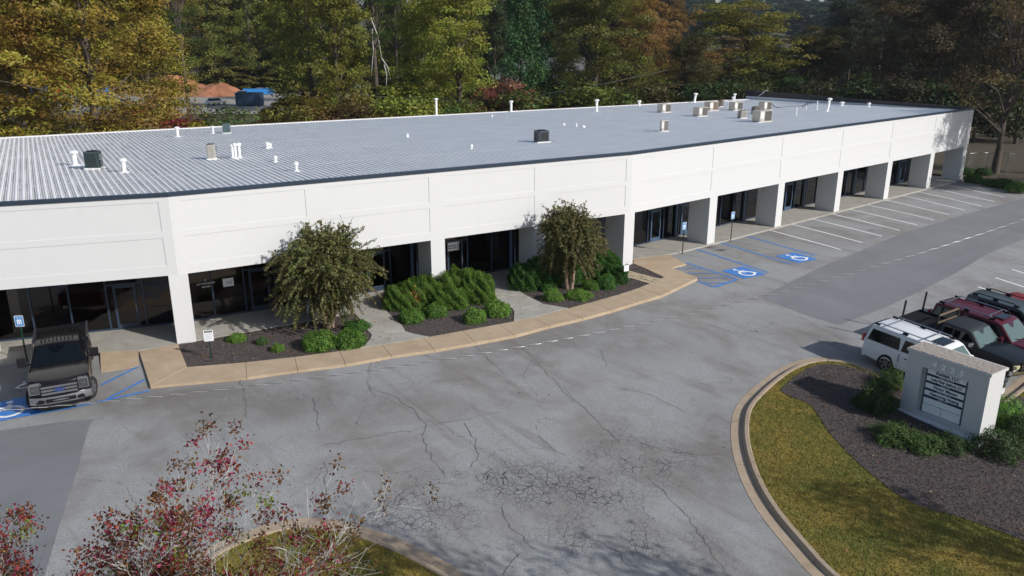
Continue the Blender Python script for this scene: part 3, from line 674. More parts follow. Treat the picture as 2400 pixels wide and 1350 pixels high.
# blue metal edge trim along the front
for i in range(nb):
    b = bays[i]; m = MB(); V = []
    for k, j in ((i, 0), (i + 1, 1)):
        ex = D(dirs['R']) * .36 if k == nb else 0
        for d, z in ((.045, HR - .02), (.05, HR + .135), (-.16, HR + .15), (-.16, HR - .05)): p = off(k, d) + ex; V.append((p[0], p[1], z))
    m.add(V, [(0, 4, 5, 1), (1, 5, 6, 2), (2, 6, 7, 3), (3, 7, 4, 0), (0, 1, 2, 3), (7, 6, 5, 4)]); bobj(m, "roof_trim", TRIM)
# dark parapet at the far end, white flashing at its foot
zp = 6.98
m = MB(); a0 = wp(UC - .12, VC - .02, 0); V = []
for u in (UC - .12, UC + .06):
    for v in (VC + .05, VB + .3):
        V += [wp(u, v, zroof(v) - .3), wp(u, v, zp + (.0 if v < 20 else .12))]
m.add(V, [(0, 2, 3, 1), (4, 5, 7, 6), (1, 3, 7, 5), (0, 1, 5, 4), (2, 6, 7, 3)]); bobj(m, "parapet", simple("dark_flashing", (.022, .02, .024), .6))
m = MB(); m.add([wp(UC - .13, VC + 1, zroof(VC) + .01), wp(UC - .13, VB + .28, zroof(VB) + .01), wp(UC - .13, VB + .28, zroof(VB) + .4), wp(UC - .13, VC + 1, zroof(VC) + .03)], [(0, 1, 2, 3)])
m.add([wp(UC - .5, VC + 2, zroof(VC) + .045), wp(UC - .5, VB + .28, zroof(VB) + .045), wp(UC - .13, VB + .28, zroof(VB) + .05), wp(UC - .13, VC + 2, zroof(VC) + .05)], [(0, 1, 2, 3)]); bobj(m, "flashing", WCAP)

# ------------------------------------------------------------------ things on the roof
def gr_(px, py):                        # picture point on the sloping roof
    z = 6.5
    for _ in range(40):
        x, y = g(px, py, z); v = float((np.array([x, y]) - C4) @ vvv); z = zroof(v)
    return (x, y, z + .01)
def pipe_mesh(h, r, cap, wide=1.9):
    m = MB(); prof = [(r * 2.6, -.05), (r * 2.6, .01), (r * 1.2, .05), (r, .09), (r, h)]; m.lathe(prof, 14); me = m.mesh("vent_pipe", PVC, smooth=True)
    c = None
    if cap: c = MB().lathe([(r * 1.15, h - .1), (r * 1.2, h - .08), (r * wide, h - .02), (r * wide, h + .06), (r * 1.1, h + .12), (.01, h + .13)], 14).mesh("cap", PVC, smooth=True)
    return me, c
def pipe(bx, by, ty, r, cap=1, lean=0, name="vent_pipe"):
    p = gr_(bx, by); fwd = p[1] * CP + (CAM_H - p[2]) * SP; h = (by - ty) / FOC * fwd / CP * .98
    me, c = pipe_mesh(h - (.13 if cap else 0), r, cap); o = bpy.data.objects.new(name, me); COL.objects.link(o); o.parent = BLD; o.matrix_parent_inverse = Matrix.Translation(BLD.location).inverted()
    o.location = p; o.rotation_euler = (0, lean, 0)
    if c: link(bpy.data.objects.new("cap", c), o)
    return o
for a in [(177, 388, 354, .13, 1), (292, 404, 372, .10, 1), (417, 321, 298, .10, 1), (546, 371, 339, .075, 1), (553, 373, 337, .08, 1), (562, 369, 336, .085, 1), (1023, 271, 232, .11, 1), (1198, 263, 237, .12, 1), (1398, 262, 234, .13, 1),
          (1498, 249, 236, .13, 1), (1627, 241, 219, .14, 1, .12), (1718, 236, 227, .11, 1), (1721, 236, 220, .11, 1), (1938, 262, 231, .12, 1, .13), (1973, 248, 239, .14, 1), (2036, 251, 241, .10, 1), (1914, 259, 238, .05, 0), (1866, 271, 253, .05, 0), (1889, 258, 249, .04, 0),
          (500, 313, 296, .07, 1), (646, 380, 366, .06, 1), (695, 402, 380, .07, 1), (627, 348, 334, .07, 1), (633, 347, 336, .07, 1), (955, 322, 314, .05, 1), (1105, 350, 339, .05, 1), (1153, 275, 269, .05, 0), (1321, 294, 289, .07, 1), (1351, 297, 289, .05, 0), (1367, 299, 294, .08, 1), (2008, 243, 239, .1, 1)]: pipe(*a)
# air conditioners
SKID = simple("white_sealed_skid", (.72, .71, .68), .7, var=.1, scale=6)
def acmat(c): return simple("ac_paint", c, .5, .1, var=.12, scale=4)
def ac_round_top(w, h, cab, fin, name, label, p, rz, rnd=.12, louv=True, box=True):
    t = empty(name, p, rz, label, "air conditioner", "air conditioners on the metal roof"); t.scale = (.70, .70, .86)
    MB().box(-w * .62, w * .62, -w * .5, -w * .38, 0, .1).box(-w * .62, w * .62, w * .38, w * .5, 0, .1).obj("skid", SKID, t)
    z0 = .11; a = w / 2; cab_m, fin_m = acmat(cab), acmat(fin)
    pl = [(a * x, a * y) for x, y in ((-1 + rnd, -1), (1 - rnd, -1), (1, -1 + rnd), (1, 1 - rnd), (1 - rnd, 1), (-1 + rnd, 1), (-1, 1 - rnd), (-1, -1 + rnd))]
    MB().prism([(x * .97, y * .97) for x, y in pl], z0, z0 + h * .94).obj("coil", fin_m, t)
    m = MB()
    for sx in (-1, 1):
        for sy in (-1, 1): m.prism([(sx * a, sy * a * (1 - rnd)), (sx * a * (1 - rnd), sy * a), (sx * a * .8, sy * a), (sx * a, sy * a * .8)], z0, z0 + h * .95)
    m.prism(pl, z0, z0 + .06); m.prism(pl, z0 + h * .88, z0 + h); m.obj("cabinet", cab_m, t)
    if louv:
        m = MB(); n = 11
        for k in range(n):
            z = z0 + .08 + k * (h * .8 - .04) / n; m.prism([(x * 1.0, y * 1.0) for x, y in pl], z, z + .022)
        m.obj("louvre", cab_m, t)
    m = MB().lathe([(w * .40, z0 + h), (w * .40, z0 + h + .03), (w * .36, z0 + h + .04), (w * .35, z0 + h + .005)], 20)
    for k in range(8): m.box(-w * .36, w * .36, -.006, .006, z0 + h + .03, z0 + h + .04, Matrix.Rotation(k * math.pi / 8, 4, 'Z'))
    m.obj("fan_grille", DARKM, t)
    if box: MB().box(a + .01, a + .16, -.16, .16, z0 + h * .45, z0 + h * .85).tube([(a + .08, 0, z0 + h * .45), (a + .09, -.02, z0 + .2), (a + .3, -.1, .03), (a + .75, -.15, .03)], .022, 6).obj("disconnect_box", GALV, t)
    return t
def ac_side(w, h, d, cab, name, label, p, rz, dark=(.03, .03, .032)):
    t = empty(name, p, rz, label, "air conditioner", "air conditioners on the metal roof"); t.scale = (.82, .82, .78)
    cm = acmat(cab)
    MB().box(-w * .55, w * .55, -d * .5, -d * .34, 0, .09).box(-w * .55, w * .55, d * .34, d * .5, 0, .09).obj("skid", SKID, t)
    z0 = .1; MB().box(-w / 2, w / 2, -d / 2, d / 2, z0, z0 + h).obj("cabinet", cm, t, bevel=.015)
    fx0, fx1 = -w * .10, w * .46
    MB().box(fx0, fx1, -d / 2 - .012, -d / 2 - .002, z0 + .06, z0 + h - .06).obj("coil", simple("coil_dark", dark, .5), t)
    m = MB()
    for k in range(9): x = fx0 + (k + .5) * (fx1 - fx0) / 9; m.box(x - .006, x + .006, -d / 2 - .02, -d / 2 - .012, z0 + .06, z0 + h - .06)
    m.obj("fan_grille", cm, t)
    MB().box(-w * .47, -w * .2, -d / 2 - .02, -d / 2 - .003, z0 + .3 * h, z0 + .85 * h).obj("access_panel", SKID, t)
    MB().tube([(-w * .35, -d / 2 - .02, z0 + .3 * h), (-w * .36, -d / 2 - .08, .1), (-w * .55, -d * .7, .04), (-w * .9, -d * .72, .03)], .03, 6).obj("hose", PVC, t)
    return t
ac_round_top(.98, 1.0, (.035, .06, .062), (.012, .02, .02), "air_conditioner", "dark green louvred condenser nearest the camera, between two white pipes", gr_(222, 396), R_(5), .02)
ac_round_top(.66, .92, (.38, .36, .32), (.30, .28, .25), "air_conditioner", "round beige banded condenser beside three white pipes", gr_(497, 374), R_(20), .45)
ac_round_top(.72, .80, (.10, .15, .17), (.07, .11, .12), "air_conditioner", "slate grey louvred condenser near the left back eave", gr_(532, 313), R_(8), .02, box=False)
ac_round_top(1.18, .82, (.05, .07, .09), (.012, .013, .015), "air_conditioner", "black condenser with a grey rim in the middle of the roof", gr_(1269, 334), R_(25), .3, louv=False)
ac_side(.72, 1.0, .4, (.5, .49, .46), "air_conditioner", "small pale upright condenser standing alone near the front edge of the roof", gr_(1556, 309), R_(15))
TANC = (.46, .42, .37)
ac_side(1.35, 1.0, 1.0, TANC, "air_conditioner", "tan side fan condenser leftmost of the far cluster, near the back eave", gr_(1556, 264), R_(30))
ac_side(1.35, 1.0, 1.0, TANC, "air_conditioner", "tan side fan condenser in front of the brown grilled one", gr_(1641, 273), R_(30))
ac_side(1.5, 1.1, 1.0, (.42, .36, .31), "air_conditioner", "tan condenser with a brown grille below the leaning white pipe", gr_(1667, 260), R_(30), dark=(.12, .085, .06))
ac_round_top(.62, .8, (.16, .11, .08), (.06, .05, .045), "air_conditioner", "small brown rusty condenser behind the brown grilled one", gr_(1688, 251), R_(30), .02, box=False)
ac_side(1.4, 1.0, 1.0, TANC, "air_conditioner", "tan side fan condenser below the pair of white pipes by the back eave", gr_(1724, 259), R_(30))
ac_round_top(.86, .72, (.42, .40, .36), (.10, .09, .08), "air_conditioner", "pale louvred condenser at the left front of the far group", gr_(1739, 278), R_(20), .02, box=False)
ac_round_top(.8, .7, (.16, .14, .12), (.03, .03, .03), "air_conditioner", "dark brown condenser half hidden behind the large tan one", gr_(1770, 268), R_(20), .05, box=False)
ac_side(1.3, 1.05, 1.0, TANC, "air_conditioner", "tan condenser furthest back, where the black roof cable starts", gr_(1792, 259), R_(30))
ac_side(1.75, 1.15, 1.1, TANC, "air_conditioner", "largest tan side fan condenser at the front right of the far group", gr_(1785, 286), R_(30))
def roof_line(pts, r, mat, name, label, cat, sag=.0):
    P = [Vector(gr_(px, py)) + Vector((0, 0, dz)) for px, py, dz in pts]; P = [Vector(p) for p in smooth_line([p[:] for p in P], 2)]
    o = MB().tube(P, r, 6).obj(name, mat); return setp(o, label, cat)
roof_line([(1700, 240, .05), (1740, 237, .05), (1770, 232, .1), (1785, 238, .9), (1793, 240, 1.45), (1797, 240, 1.35)], .03, WCAP, "cable", "white cable climbing from the back eave over the dark parapet", "cable")
roof_line([(1808, 252, .35), (1820, 254, .02), (1850, 250, .02), (1880, 249, .02), (1907, 241, .05), (1895, 239, .05), (1880, 252, .02)], .035, TAR, "cable", "black looped cable trailing from the tan condenser over the roof", "cable")
# ------------------------------------------------------------------ vegetation
RNG = np.random.default_rng(11)
LEAF = mat_leaf("foliage"); LEAFG = mat_leaf("glossy_foliage", .25, .55)
BARK = simple("brown_bark", (.085, .065, .05), .9, var=.4, scale=6, bump=.03)
BARKP = simple("pale_lichen_bark", (.42, .41, .38), .85, var=.25, scale=14, dirt=(.16, .15, .12))
BARKM = simple("smooth_tan_bark", (.30, .21, .15), .8, var=.25, scale=7)
def leaf_mesh(name, C, size, rng, up=.35, aspect=1.0, var=None, nrm_=None, mat=None, hue=None, tan=None):
    """one four-cornered leaf per row of C"""
    n = len(C); C = np.asarray(C, float)
    N_ = rng.normal(size=(n, 3)); N_ /= np.linalg.norm(N_, axis=1)[:, None]; N_[:, 2] = N_[:, 2] * (1 - up) + up
    if nrm_ is not None: N_ = N_ * .75 + nrm_
    N_ /= np.linalg.norm(N_, axis=1)[:, None]
    T = rng.normal(size=(n, 3)) if tan is None else tan + rng.normal(size=(n, 3)) * .12
    T -= (T * N_).sum(1)[:, None] * N_; T /= np.linalg.norm(T, axis=1)[:, None]; B_ = np.cross(N_, T)
    s = (size * rng.uniform(.65, 1.35, n))[:, None] / 2
    q_ = np.stack([C - T * s, C + B_ * s * aspect * .55 + N_ * s * .15, C + T * s, C - B_ * s * aspect * .55 + N_ * s * .15], 1).reshape(-1, 3)
    me = bpy.data.meshes.new(name); me.vertices.add(4 * n); me.vertices.foreach_set('co', q_.ravel().astype(np.float32))
    me.loops.add(4 * n); me.loops.foreach_set('vertex_index', np.arange(4 * n, dtype=np.int32))
    me.polygons.add(n); me.polygons.foreach_set('loop_start', np.arange(0, 4 * n, 4, dtype=np.int32)); me.polygons.foreach_set('loop_total', np.full(n, 4, dtype=np.int32))
    me.update(calc_edges=True)
    v = rng.uniform(0, 1, n) if var is None else np.clip(var + rng.normal(size=n) * .16, 0, 1)
    h = rng.uniform(0, 1, n) if hue is None else np.clip(hue + rng.normal(size=n) * .12, 0, 1)
    a = me.attributes.new('var', 'FLOAT_COLOR', 'POINT'); c = np.ones((4 * n, 4), np.float32); c[:, 0] = np.repeat(v, 4); c[:, 1] = np.repeat(h, 4); a.data.foreach_set('color', c.ravel())
    me.materials.append(mat or LEAF); return me
def clusters_broad(R, H, n, rng, z0=.28, lobes=9):
    """cluster centres through a lobed crown"""
    L = [(rng.normal() * .30 * R, rng.normal() * .30 * R, H * (z0 + (1 - z0) * (.12 + .7 * (_k / (lobes - 1))) ), R * rng.uniform(.5, .78) * (1.05 - .35 * _k / (lobes - 1))) for _k in range(lobes)]
    L.append((0, 0, H * .8, R * .55))
    out = []; nn = []
    while len(out) < n:
        lx, ly, lz, lr = L[rng.integers(len(L))]
        d = rng.normal(size=3); d /= np.linalg.norm(d); r = lr * rng.uniform(.55, 1.0)
        p = np.array([lx, ly, lz]) + d * r * np.array([1, 1, .85])
        if p[2] < H * z0 * rng.uniform(.5, 1) or p[2] > H or d[2] < -.75: continue
        out.append(p); nn.append(d)
    return np.array(out), np.array(nn)
def crown_broad(name, R, H, rng, ncl=120, per=95, size=.36, z0=.28, cr=1.0, flat=.45, up=.4):
    cc, dd = clusters_broad(R, H, ncl, rng, z0)
    cs = rng.uniform(.7, 1.35, ncl) * cr
    P = []; V = []; Hh = []; NN = []
    for c, d, s in zip(cc, dd, cs):
        k = int(per * s * s * rng.uniform(.6, 1.2)); q_ = rng.normal(size=(k, 3)); q_ /= np.linalg.norm(q_, axis=1)[:, None]; q_ *= (rng.uniform(0, 1, k) ** .45)[:, None]
        q_ = q_ * np.array([1.25, 1.25, flat]) * s; q_[:, 2] -= .12 * (q_[:, 0] ** 2 + q_[:, 1] ** 2)
        P.append(c + q_); V.append(np.full(k, rng.uniform(.25, .75))); Hh.append(np.full(k, rng.uniform(.15, .85))); NN.append(np.tile(d * .55 + [0, 0, .25], (k, 1)))
    return leaf_mesh(name, np.concatenate(P), size, rng, up, .9, np.concatenate(V), np.concatenate(NN), hue=np.concatenate(Hh)), cc
def trunk_mesh(name, H, r, cc, rng, mat=None, nlimb=14, lean=(0, 0), z0=.25, top=.8, thin=.22):
    m = MB(); pts = []; n = 7
    for i in range(n):
        t = i / (n - 1); pts.append((lean[0] * t * H + rng.normal() * .12 * t, lean[1] * t * H + rng.normal() * .12 * t, H * top * t))
    rad = [r * (1.25 if i == 0 else 1) * (1 - .75 * i / (n - 1)) for i in range(n)]
    m.tube(pts, rad, 9)
    order = rng.permutation(len(cc))[:nlimb]
    for k in order:
        c = Vector(cc[k]); t = min(.95, max(z0, (c.z / (H * top)) * rng.uniform(.55, .8))); a = Vector(pts[0]).lerp(Vector(pts[-1]), t)
        f = t * (n - 1); i0 = min(int(f), n - 2); a = Vector(pts[i0]).lerp(Vector(pts[i0 + 1]), f - i0)
        mid = a.lerp(c, .55) + Vector((rng.normal() * .3, rng.normal() * .3, abs(rng.normal()) * .3)); rr = r * (1 - .75 * t)
        m.tube([a, a.lerp(mid, .5), mid, c], [rr * .55, rr * .42, rr * .3, rr * .08], 6)
    return m.mesh(name, mat or BARK, smooth=True)
CROWNS = []
for k in range(5):
    R_k, H_k = 7.5, 24; rng = np.random.default_rng(100 + k)
    me, cc = crown_broad("crown", R_k, H_k, rng, ncl=240, per=105, size=.34, z0=(.0, .06, .1, .03, .0)[k], cr=1.0, flat=(.6, .75, .55, .8, .65)[k])
    CROWNS.append((me, trunk_mesh("trunk", H_k, .42, cc, rng)))
# pine: tufts on whorled limbs high on a bare trunk
def crown_pine(rng, H=27, R=4.6):
    P = []; V = []; NN = []; Hh = []; cc = []
    for _ in range(46):
        z = H * rng.uniform(.45, 1.0); rr = R * (1.12 - (z / H - .45) * 1.35) * rng.uniform(.35, 1); a = rng.uniform(0, 6.28); c = np.array([rr * math.cos(a), rr * math.sin(a), z]); cc.append(c)
        for _ in range(3):
            c2 = c + rng.normal(size=3) * [.7, .7, .3]; k = 60; q_ = rng.normal(size=(k, 3)) * [.55, .55, .28]; P.append(c2 + q_); V.append(np.full(k, rng.uniform(.3, .7))); Hh.append(np.full(k, rng.uniform(.3, .7))); NN.append(np.tile([0, 0, .5], (k, 1)))
    return leaf_mesh("crown", np.concatenate(P), .55, rng, .5, .3, np.concatenate(V), np.concatenate(NN), hue=np.concatenate(Hh)), np.array(cc)
PINES = []
for k in range(2):
    rng = np.random.default_rng(200 + k); me, cc = crown_pine(rng); PINES.append((me, trunk_mesh("trunk", 27, .33, cc, rng, nlimb=30, top=.97, z0=.4)))
def crown_column(rng, H=26, R=2.6):
    P = []; n = 170; cc = []; NN = []; V = []
    for _ in range(n):
        z = H * rng.uniform(.03, 1); rr = R * (1 - .55 * z / H) * rng.uniform(.5, 1.1) * (1 + .35 * math.sin(z * 1.1)); a = rng.uniform(0, 6.28); c = np.array([rr * math.cos(a), rr * math.sin(a), z]); k = 75
        q_ = rng.normal(size=(k, 3)) * [.5, .5, .75]; P.append(c + q_); NN.append(np.tile([math.cos(a) * .7, math.sin(a) * .7, .1], (k, 1))); V.append(np.full(k, rng.uniform(.2, .8)))
    return leaf_mesh("crown", np.concatenate(P), .42, rng, .2, 1, np.concatenate(V), np.concatenate(NN)), np.array([[0, 0, H * .9]])
rng = np.random.default_rng(300); IVY = (crown_column(rng)[0], trunk_mesh("trunk", 26, .4, np.array([[0, 0, 24.]]), rng, nlimb=1))
def small_crown(seed, R=2.2, H=4.6, size=.26, per=70, ncl=60, z0=.05):
    rng = np.random.default_rng(seed); me, cc = crown_broad("crown", R, H, rng, ncl=ncl, per=per, size=size, z0=z0, cr=.62, flat=.6); return me, trunk_mesh("trunk", H, .09, cc, rng, nlimb=10, z0=.05)
SMALL = [small_crown(400 + k) for k in range(3)]
# loose, half bare crown
def loose_crown(seed, R=5.5, H=22):
    rng = np.random.default_rng(seed); me, cc = crown_broad("crown", R, H, rng, ncl=95, per=30, size=.36, z0=.3, cr=1.0, flat=.6); return me, trunk_mesh("trunk", H, .36, cc, rng, nlimb=40)
LOOSE = [loose_crown(450 + k) for k in range(2)]
def plant(name, kit, loc, scale, rz, col, label, cat, group, lean=(0, 0), bark=None):
    t = empty(name, loc, rz, label, cat, group); t.rotation_euler = (lean[1], lean[0], rz)
    sc = scale if hasattr(scale, '__len__') else (scale,) * 3; t.scale = sc
    c = bpy.data.objects.new("crown", kit[0]); c.color = tuple(col) + (1,); link(c, t)
    tr = bpy.data.objects.new("trunk", kit[1]); link(tr, t)
    return t
GOLD = (.235, .185, .028); OLIVE = (.155, .165, .026); GRN = (.085, .12, .02); DGRN = (.035, .06, .016); ORG = (.26, .125, .03); PINEG = (.06, .10, .02); BRN = (.11, .07, .03); YEL = (.34, .27, .03); IVYG = (.04, .10, .025); LIME = (.19, .22, .03); RED = (.22, .03, .03); DOL = (.075, .07, .02)
GT = "trees behind the building"
TREES = [  # px, distance, kit, height scale, width scale, colour, label
    (-60, 92, 0, 1.05, 1.15, GOLD, "golden olive tree cut off by the left edge of the picture"),
    (60, 88, 1, 1.0, 1.0, (.25, .17, .03), "orange tinged golden tree at the far left, right of the one the picture cuts off"),
    (215, 86, 2, 1.12, 1.3, GOLD, "largest golden tree, with a dark trunk showing above the left roof"),
    (345, 104, 3, 1.02, 1.05, (.225, .175, .026), "golden olive tree left of the slim pine over the red clay bank"),
    (500, 217, 1, 1.35, 1.3, OLIVE, "olive green tree behind the slim pine"),
    (590, 218, 2, 1.40, 1.3, (.14, .16, .025), "tall green olive tree above the yard of parked cars"),
    (728, 118, 0, 1.04, .95, (.15, .16, .026), "broad olive tree hiding the right half of the yard"),
    (790, 112, 4, .98, .85, (.18, .175, .026), "yellowish olive tree right of the yard, low over the roof"),
    (990, 120, 3, .86, .85, (.20, .215, .03), "bright yellow green tree left of the first tall roof pipe's top"),
    (1075, 112, 4, 1.02, 1.08, (.22, .235, .034), "brightest yellow green tree, in the middle behind the roof"),
    (1395, 128, 2, 1.0, 1.2, (.12, .125, .022), "large dark olive tree right of the ivy clad trunk"),
    (1310, 160, 0, 1.02, .8, (.08, .085, .02), "dark green tree behind the large dark olive one"),
    (1500, 150, 1, .90, .9, (.20, .13, .03), "brownish olive tree left of the round topped tree"),
    (1750, 150, 4, .90, 1.8, (.17, .16, .026), "wide round topped olive tree beneath the far blue hills"),
    (1610, 138, 3, .66, 1.0, DOL, "dark tree low behind the leaning white pipe"),
    (1905, 145, 2, .70, 1.0, (.085, .075, .02), "dark olive tree right of the round topped tree"),
    (2110, 138, 0, .98, 1.15, (.085, .06, .024), "brown tinged dark tree behind the dark parapet"),
    (2200, 126, 3, 1.0, 1.1, (.07, .052, .022), "dark brown leaved tree above the building's far corner"),
    (2330, 135, 1, 1.15, 1.1, (.045, .045, .016), "black green tree at the right edge behind the leaning trunk"),
    (2440, 118, 2, 1.15, 1.0, (.05, .045, .016), "dark tree cut off by the right edge of the picture"),
    (1990, 168, 4, 1.0, .9, (.025, .035, .014), "tall almost black evergreen reaching over the top of the picture at right"),
    (2110, 185, 1, 1.0, .9, (.03, .04, .014), "blackish tree behind the brown tinged one"),
    (1160, 175, 2, 1.05, .8, DGRN, "dark green tree between the bright yellow green one and the ivy"),
]
PINE_T = [(432, 140, 1.06, .95, "slim pine with a long bare trunk before the red clay bank"), (880, 150, 1.12, 1.45, "big pine with a thick dark trunk and dead hanging limbs"), (760, 152, .92, 1.1, "green pine top between the olive trees right of the yard"), (930, 170, 1.1, 1.2, "second pine behind the big pine with the dead limbs"), (2060, 175, 1.0, 1.2, "dark pine behind the tall blackish evergreen")]
for k, (px, dist, ki, hs, ws, col, lab) in enumerate(TREES):
    kit = CROWNS[ki]; x = at(px, dist); z = max(-.3, float(terrain(x, dist)) - .1)
    plant("tree", kit, (x, dist, z), (ws, ws, hs), (k * 1.7) % 6.28, col, lab, "tree", GT)
for k, (px, dist, hs, ws, lab) in enumerate(PINE_T):
    x = at(px, dist); plant("pine_tree", PINES[k % 2], (x, dist, -.2), (ws, ws, hs), k * 2.1, PINEG if k < 4 else (.02, .035, .012), lab, "pine tree", GT)
x = at(1222, 150); plant("ivy_clad_tree", IVY, (x, 150, -.2), (1.25, 1.25, 1.15), 0, IVYG, "narrow trunk wrapped in dark green ivy from ground to top", "tree", GT)
x = at(1270, 158); plant("ivy_clad_tree", IVY, (x, 158, -.2), (1.0, 1.0, 1.1), 2, (.03, .075, .02), "slimmer ivy covered trunk just right of the tallest ivy column", "tree", GT)
# dead limbs on the big pine
m = MB(); bx = at(872, 150); rs = random.Random(3)
UND = [(-30, 72, 1.0, GRN), (30, 76, 1.0, YEL), (110, 74, .9, LIME), (175, 80, 1.1, (.15, .13, .02)), (260, 79, 1.0, (.2, .15, .02)), (330, 82, 1.2, (.2, .13, .03)), (395, 86, 1.0, RED), (355, 92, 1.1, ORG), (440, 88, .85, (.13, .12, .03)), (485, 86, .95, YEL), (520, 84, 1.2, (.07, .10, .025)), (548, 86, .7, GRN),
       (620, 98, .72, (.16, .08, .04)), (680, 96, 1.1, (.14, .13, .02)), (735, 98, 1.2, (.17, .12, .025)), (800, 100, 1.0, (.15, .09, .04)), (880, 98, 1.15, (.19, .15, .045)), (940, 96, 1.35, LIME), (1000, 98, 1.2, (.14, .17, .02)), (1060, 102, 1.1, GRN), (1110, 104, 1.0, (.12, .10, .03)), (1180, 108, 1.5, (.22, .09, .06)), (1235, 106, 1.3, (.08, .11, .02)), (1300, 110, 1.3, DGRN), (1350, 108, 1.4, (.11, .13, .02)),
       (1420, 112, 1.3, GRN), (1470, 114, 1.2, DOL), (1560, 116, 1.4, DOL), (1650, 118, 1.4, DGRN), (1740, 120, 1.5, (.06, .07, .018)), (1830, 122, 1.5, DGRN), (1920, 120, 1.4, (.05, .05, .02)), (2010, 118, 1.4, DGRN), (2100, 116, 1.5, (.05, .045, .02)), (2190, 112, 1.4, DGRN), (2290, 110, 1.5, (.05, .05, .02)), (2390, 108, 1.6, DGRN)]
CN = {tuple(GRN): "green", tuple(YEL): "bright yellow", tuple(LIME): "lime green", tuple(RED): "dark red", tuple(ORG): "orange", tuple(DGRN): "dark green", tuple(DOL): "dark olive"}
near = ["just behind the roof at the picture's left edge", "below the leftmost golden tree", "behind the roof left of the largest golden tree", "at the foot of the largest golden tree", "right of the largest golden tree's trunk", "left of the dark red bush behind the roof", "behind the roof left of the slate condenser", "before the red clay bank", "between the red bush and the yellow one", "left of the dark ivy mound by the slate condenser", "directly behind the slate condenser", "right of the slate condenser behind the roof",
        "below the yard of parked cars", "right of the bare brown scrub below the yard", "left of the broad olive tree's foot", "below the blue containers at right of the yard", "left of the lime green scrub", "left of the tallest white roof pipe", "behind the tallest white roof pipe", "right of the tallest white roof pipe", "between two tall white roof pipes", "with reddish seed heads behind the second tall pipe", "below the pale houses", "right of the pale houses' lower roofs", "left of the third tall roof pipe",
        "right of the third tall roof pipe", "left of the leftmost tan condenser", "behind the leftmost tan condenser", "behind the leaning white pipe", "at the back corner of the roof", "behind the left end of the dark parapet", "above the white cable on the parapet", "behind the middle of the dark parapet", "right of the parapet's middle", "above the far corner of the building", "right of the building's far corner in shade", "at the right edge of the picture in shade"]
for k, (px, dist, s, col) in enumerate(UND):
    x = at(px, dist, 3); cn = CN.get(tuple(col), "olive brown")
    plant("bush", SMALL[k % 3], (x, dist, -.15), (s * 1.75, s * 1.5, s * 1.3), k * 1.3, col, f"{cn} bush {near[k]}", "bush", "bushes along the back of the building")
# dead pale limbs hanging in the big pine
m = MB()
for (a0, z0, a1, z1) in [(868, 17, 895, 10), (895, 10, 915, 6.5), (872, 15, 870, 7), (850, 19, 815, 20), (900, 9, 905, 5)]:
    p, q2 = Vector((at(a0, 146, z0), 146, z0)), Vector((at(a1, 146, z1), 146, z1)); m.tube([p, p.lerp(q2, .5) + Vector((.3, 0, .3)), q2], [.14, .1, .05], 5)
DL = link(bpy.data.objects.new("dead_limb", m.mesh("dead_limb", BARKP))); pt_ = [o for o in bpy.data.objects if o.name.startswith("pine_tree")][1]
bpy.context.view_layer.update(); DL.parent = pt_; DL.matrix_parent_inverse = pt_.matrix_world.inverted()
# far wood: too far and too many to count
def merge_wood(name, spots, ki_meshes, seed, label, col_mat=None):
    rng = np.random.default_rng(seed); V = []; C = []
    for (x, y, z, s, h, colr) in spots:
        me = ki_meshes[rng.integers(len(ki_meshes))]; n = len(me.vertices); co = np.empty(n * 3, np.float32); me.vertices.foreach_get('co', co); co = co.reshape(-1, 3)
        a = rng.uniform(0, 6.28); ca, sa = math.cos(a), math.sin(a); co = np.stack([(co[:, 0] * ca - co[:, 1] * sa) * s + x, (co[:, 0] * sa + co[:, 1] * ca) * s + y, co[:, 2] * h + z], 1); V.append(co)
        c = np.empty(n * 4, np.float32); me.attributes['var'].data.foreach_get('color', c); c = c.reshape(-1, 4); b = (.7 + 1.0 * c[:, :1]); C.append(np.concatenate([np.array(colr)[None, :] * b, np.ones((n, 1))], 1))
    V = np.concatenate(V); C = np.concatenate(C).astype(np.float32); n = len(V) // 4
    me = bpy.data.meshes.new(name); me.vertices.add(4 * n); me.vertices.foreach_set('co', V.ravel().astype(np.float32)); me.loops.add(4 * n); me.loops.foreach_set('vertex_index', np.arange(4 * n, dtype=np.int32))
    me.polygons.add(n); me.polygons.foreach_set('loop_start', np.arange(0, 4 * n, 4, dtype=np.int32)); me.polygons.foreach_set('loop_total', np.full(n, 4, dtype=np.int32)); me.update(calc_edges=True)
    a = me.attributes.new('tint', 'FLOAT_COLOR', 'POINT'); a.data.foreach_set('color', C.ravel())
    me.materials.append(WOODM); o = link(bpy.data.objects.new(name, me)); return setp(o, label, "wood", kind='stuff')
WOODM = bpy.data.materials.new("wood_foliage"); WOODM.use_nodes = True; q = NT(WOODM.node_tree); WOODM.node_tree.nodes.clear()
o_ = q.n('ShaderNodeOutputMaterial'); d_ = q.n('ShaderNodeBsdfDiffuse'); t_ = q.n('ShaderNodeBsdfTranslucent'); mx_ = q.n('ShaderNodeMixShader'); mx_.inputs[0].default_value = .4; a_ = q.n('ShaderNodeAttribute', attribute_name='tint')
for s_ in (d_, t_): q.L.new(a_.outputs['Color'], s_.inputs[0])
q.L.new(d_.outputs[0], mx_.inputs[1]); q.L.new(t_.outputs[0], mx_.inputs[2]); q.L.new(mx_.outputs[0], o_.inputs[0])
LOWC = []
for k in range(3):
    rng = np.random.default_rng(500 + k); LOWC.append(crown_broad("low", 7.5, 24, rng, ncl=85, per=46, size=.78, z0=-.08, cr=1.5, flat=.7)[0])
LOWU = [crown_broad("low", 7.5, 24, np.random.default_rng(550 + k), ncl=42, per=20, size=1.5, z0=-.08, cr=1.7, flat=.5)[0] for k in range(3)]
spots = []; rng = np.random.default_rng(9)
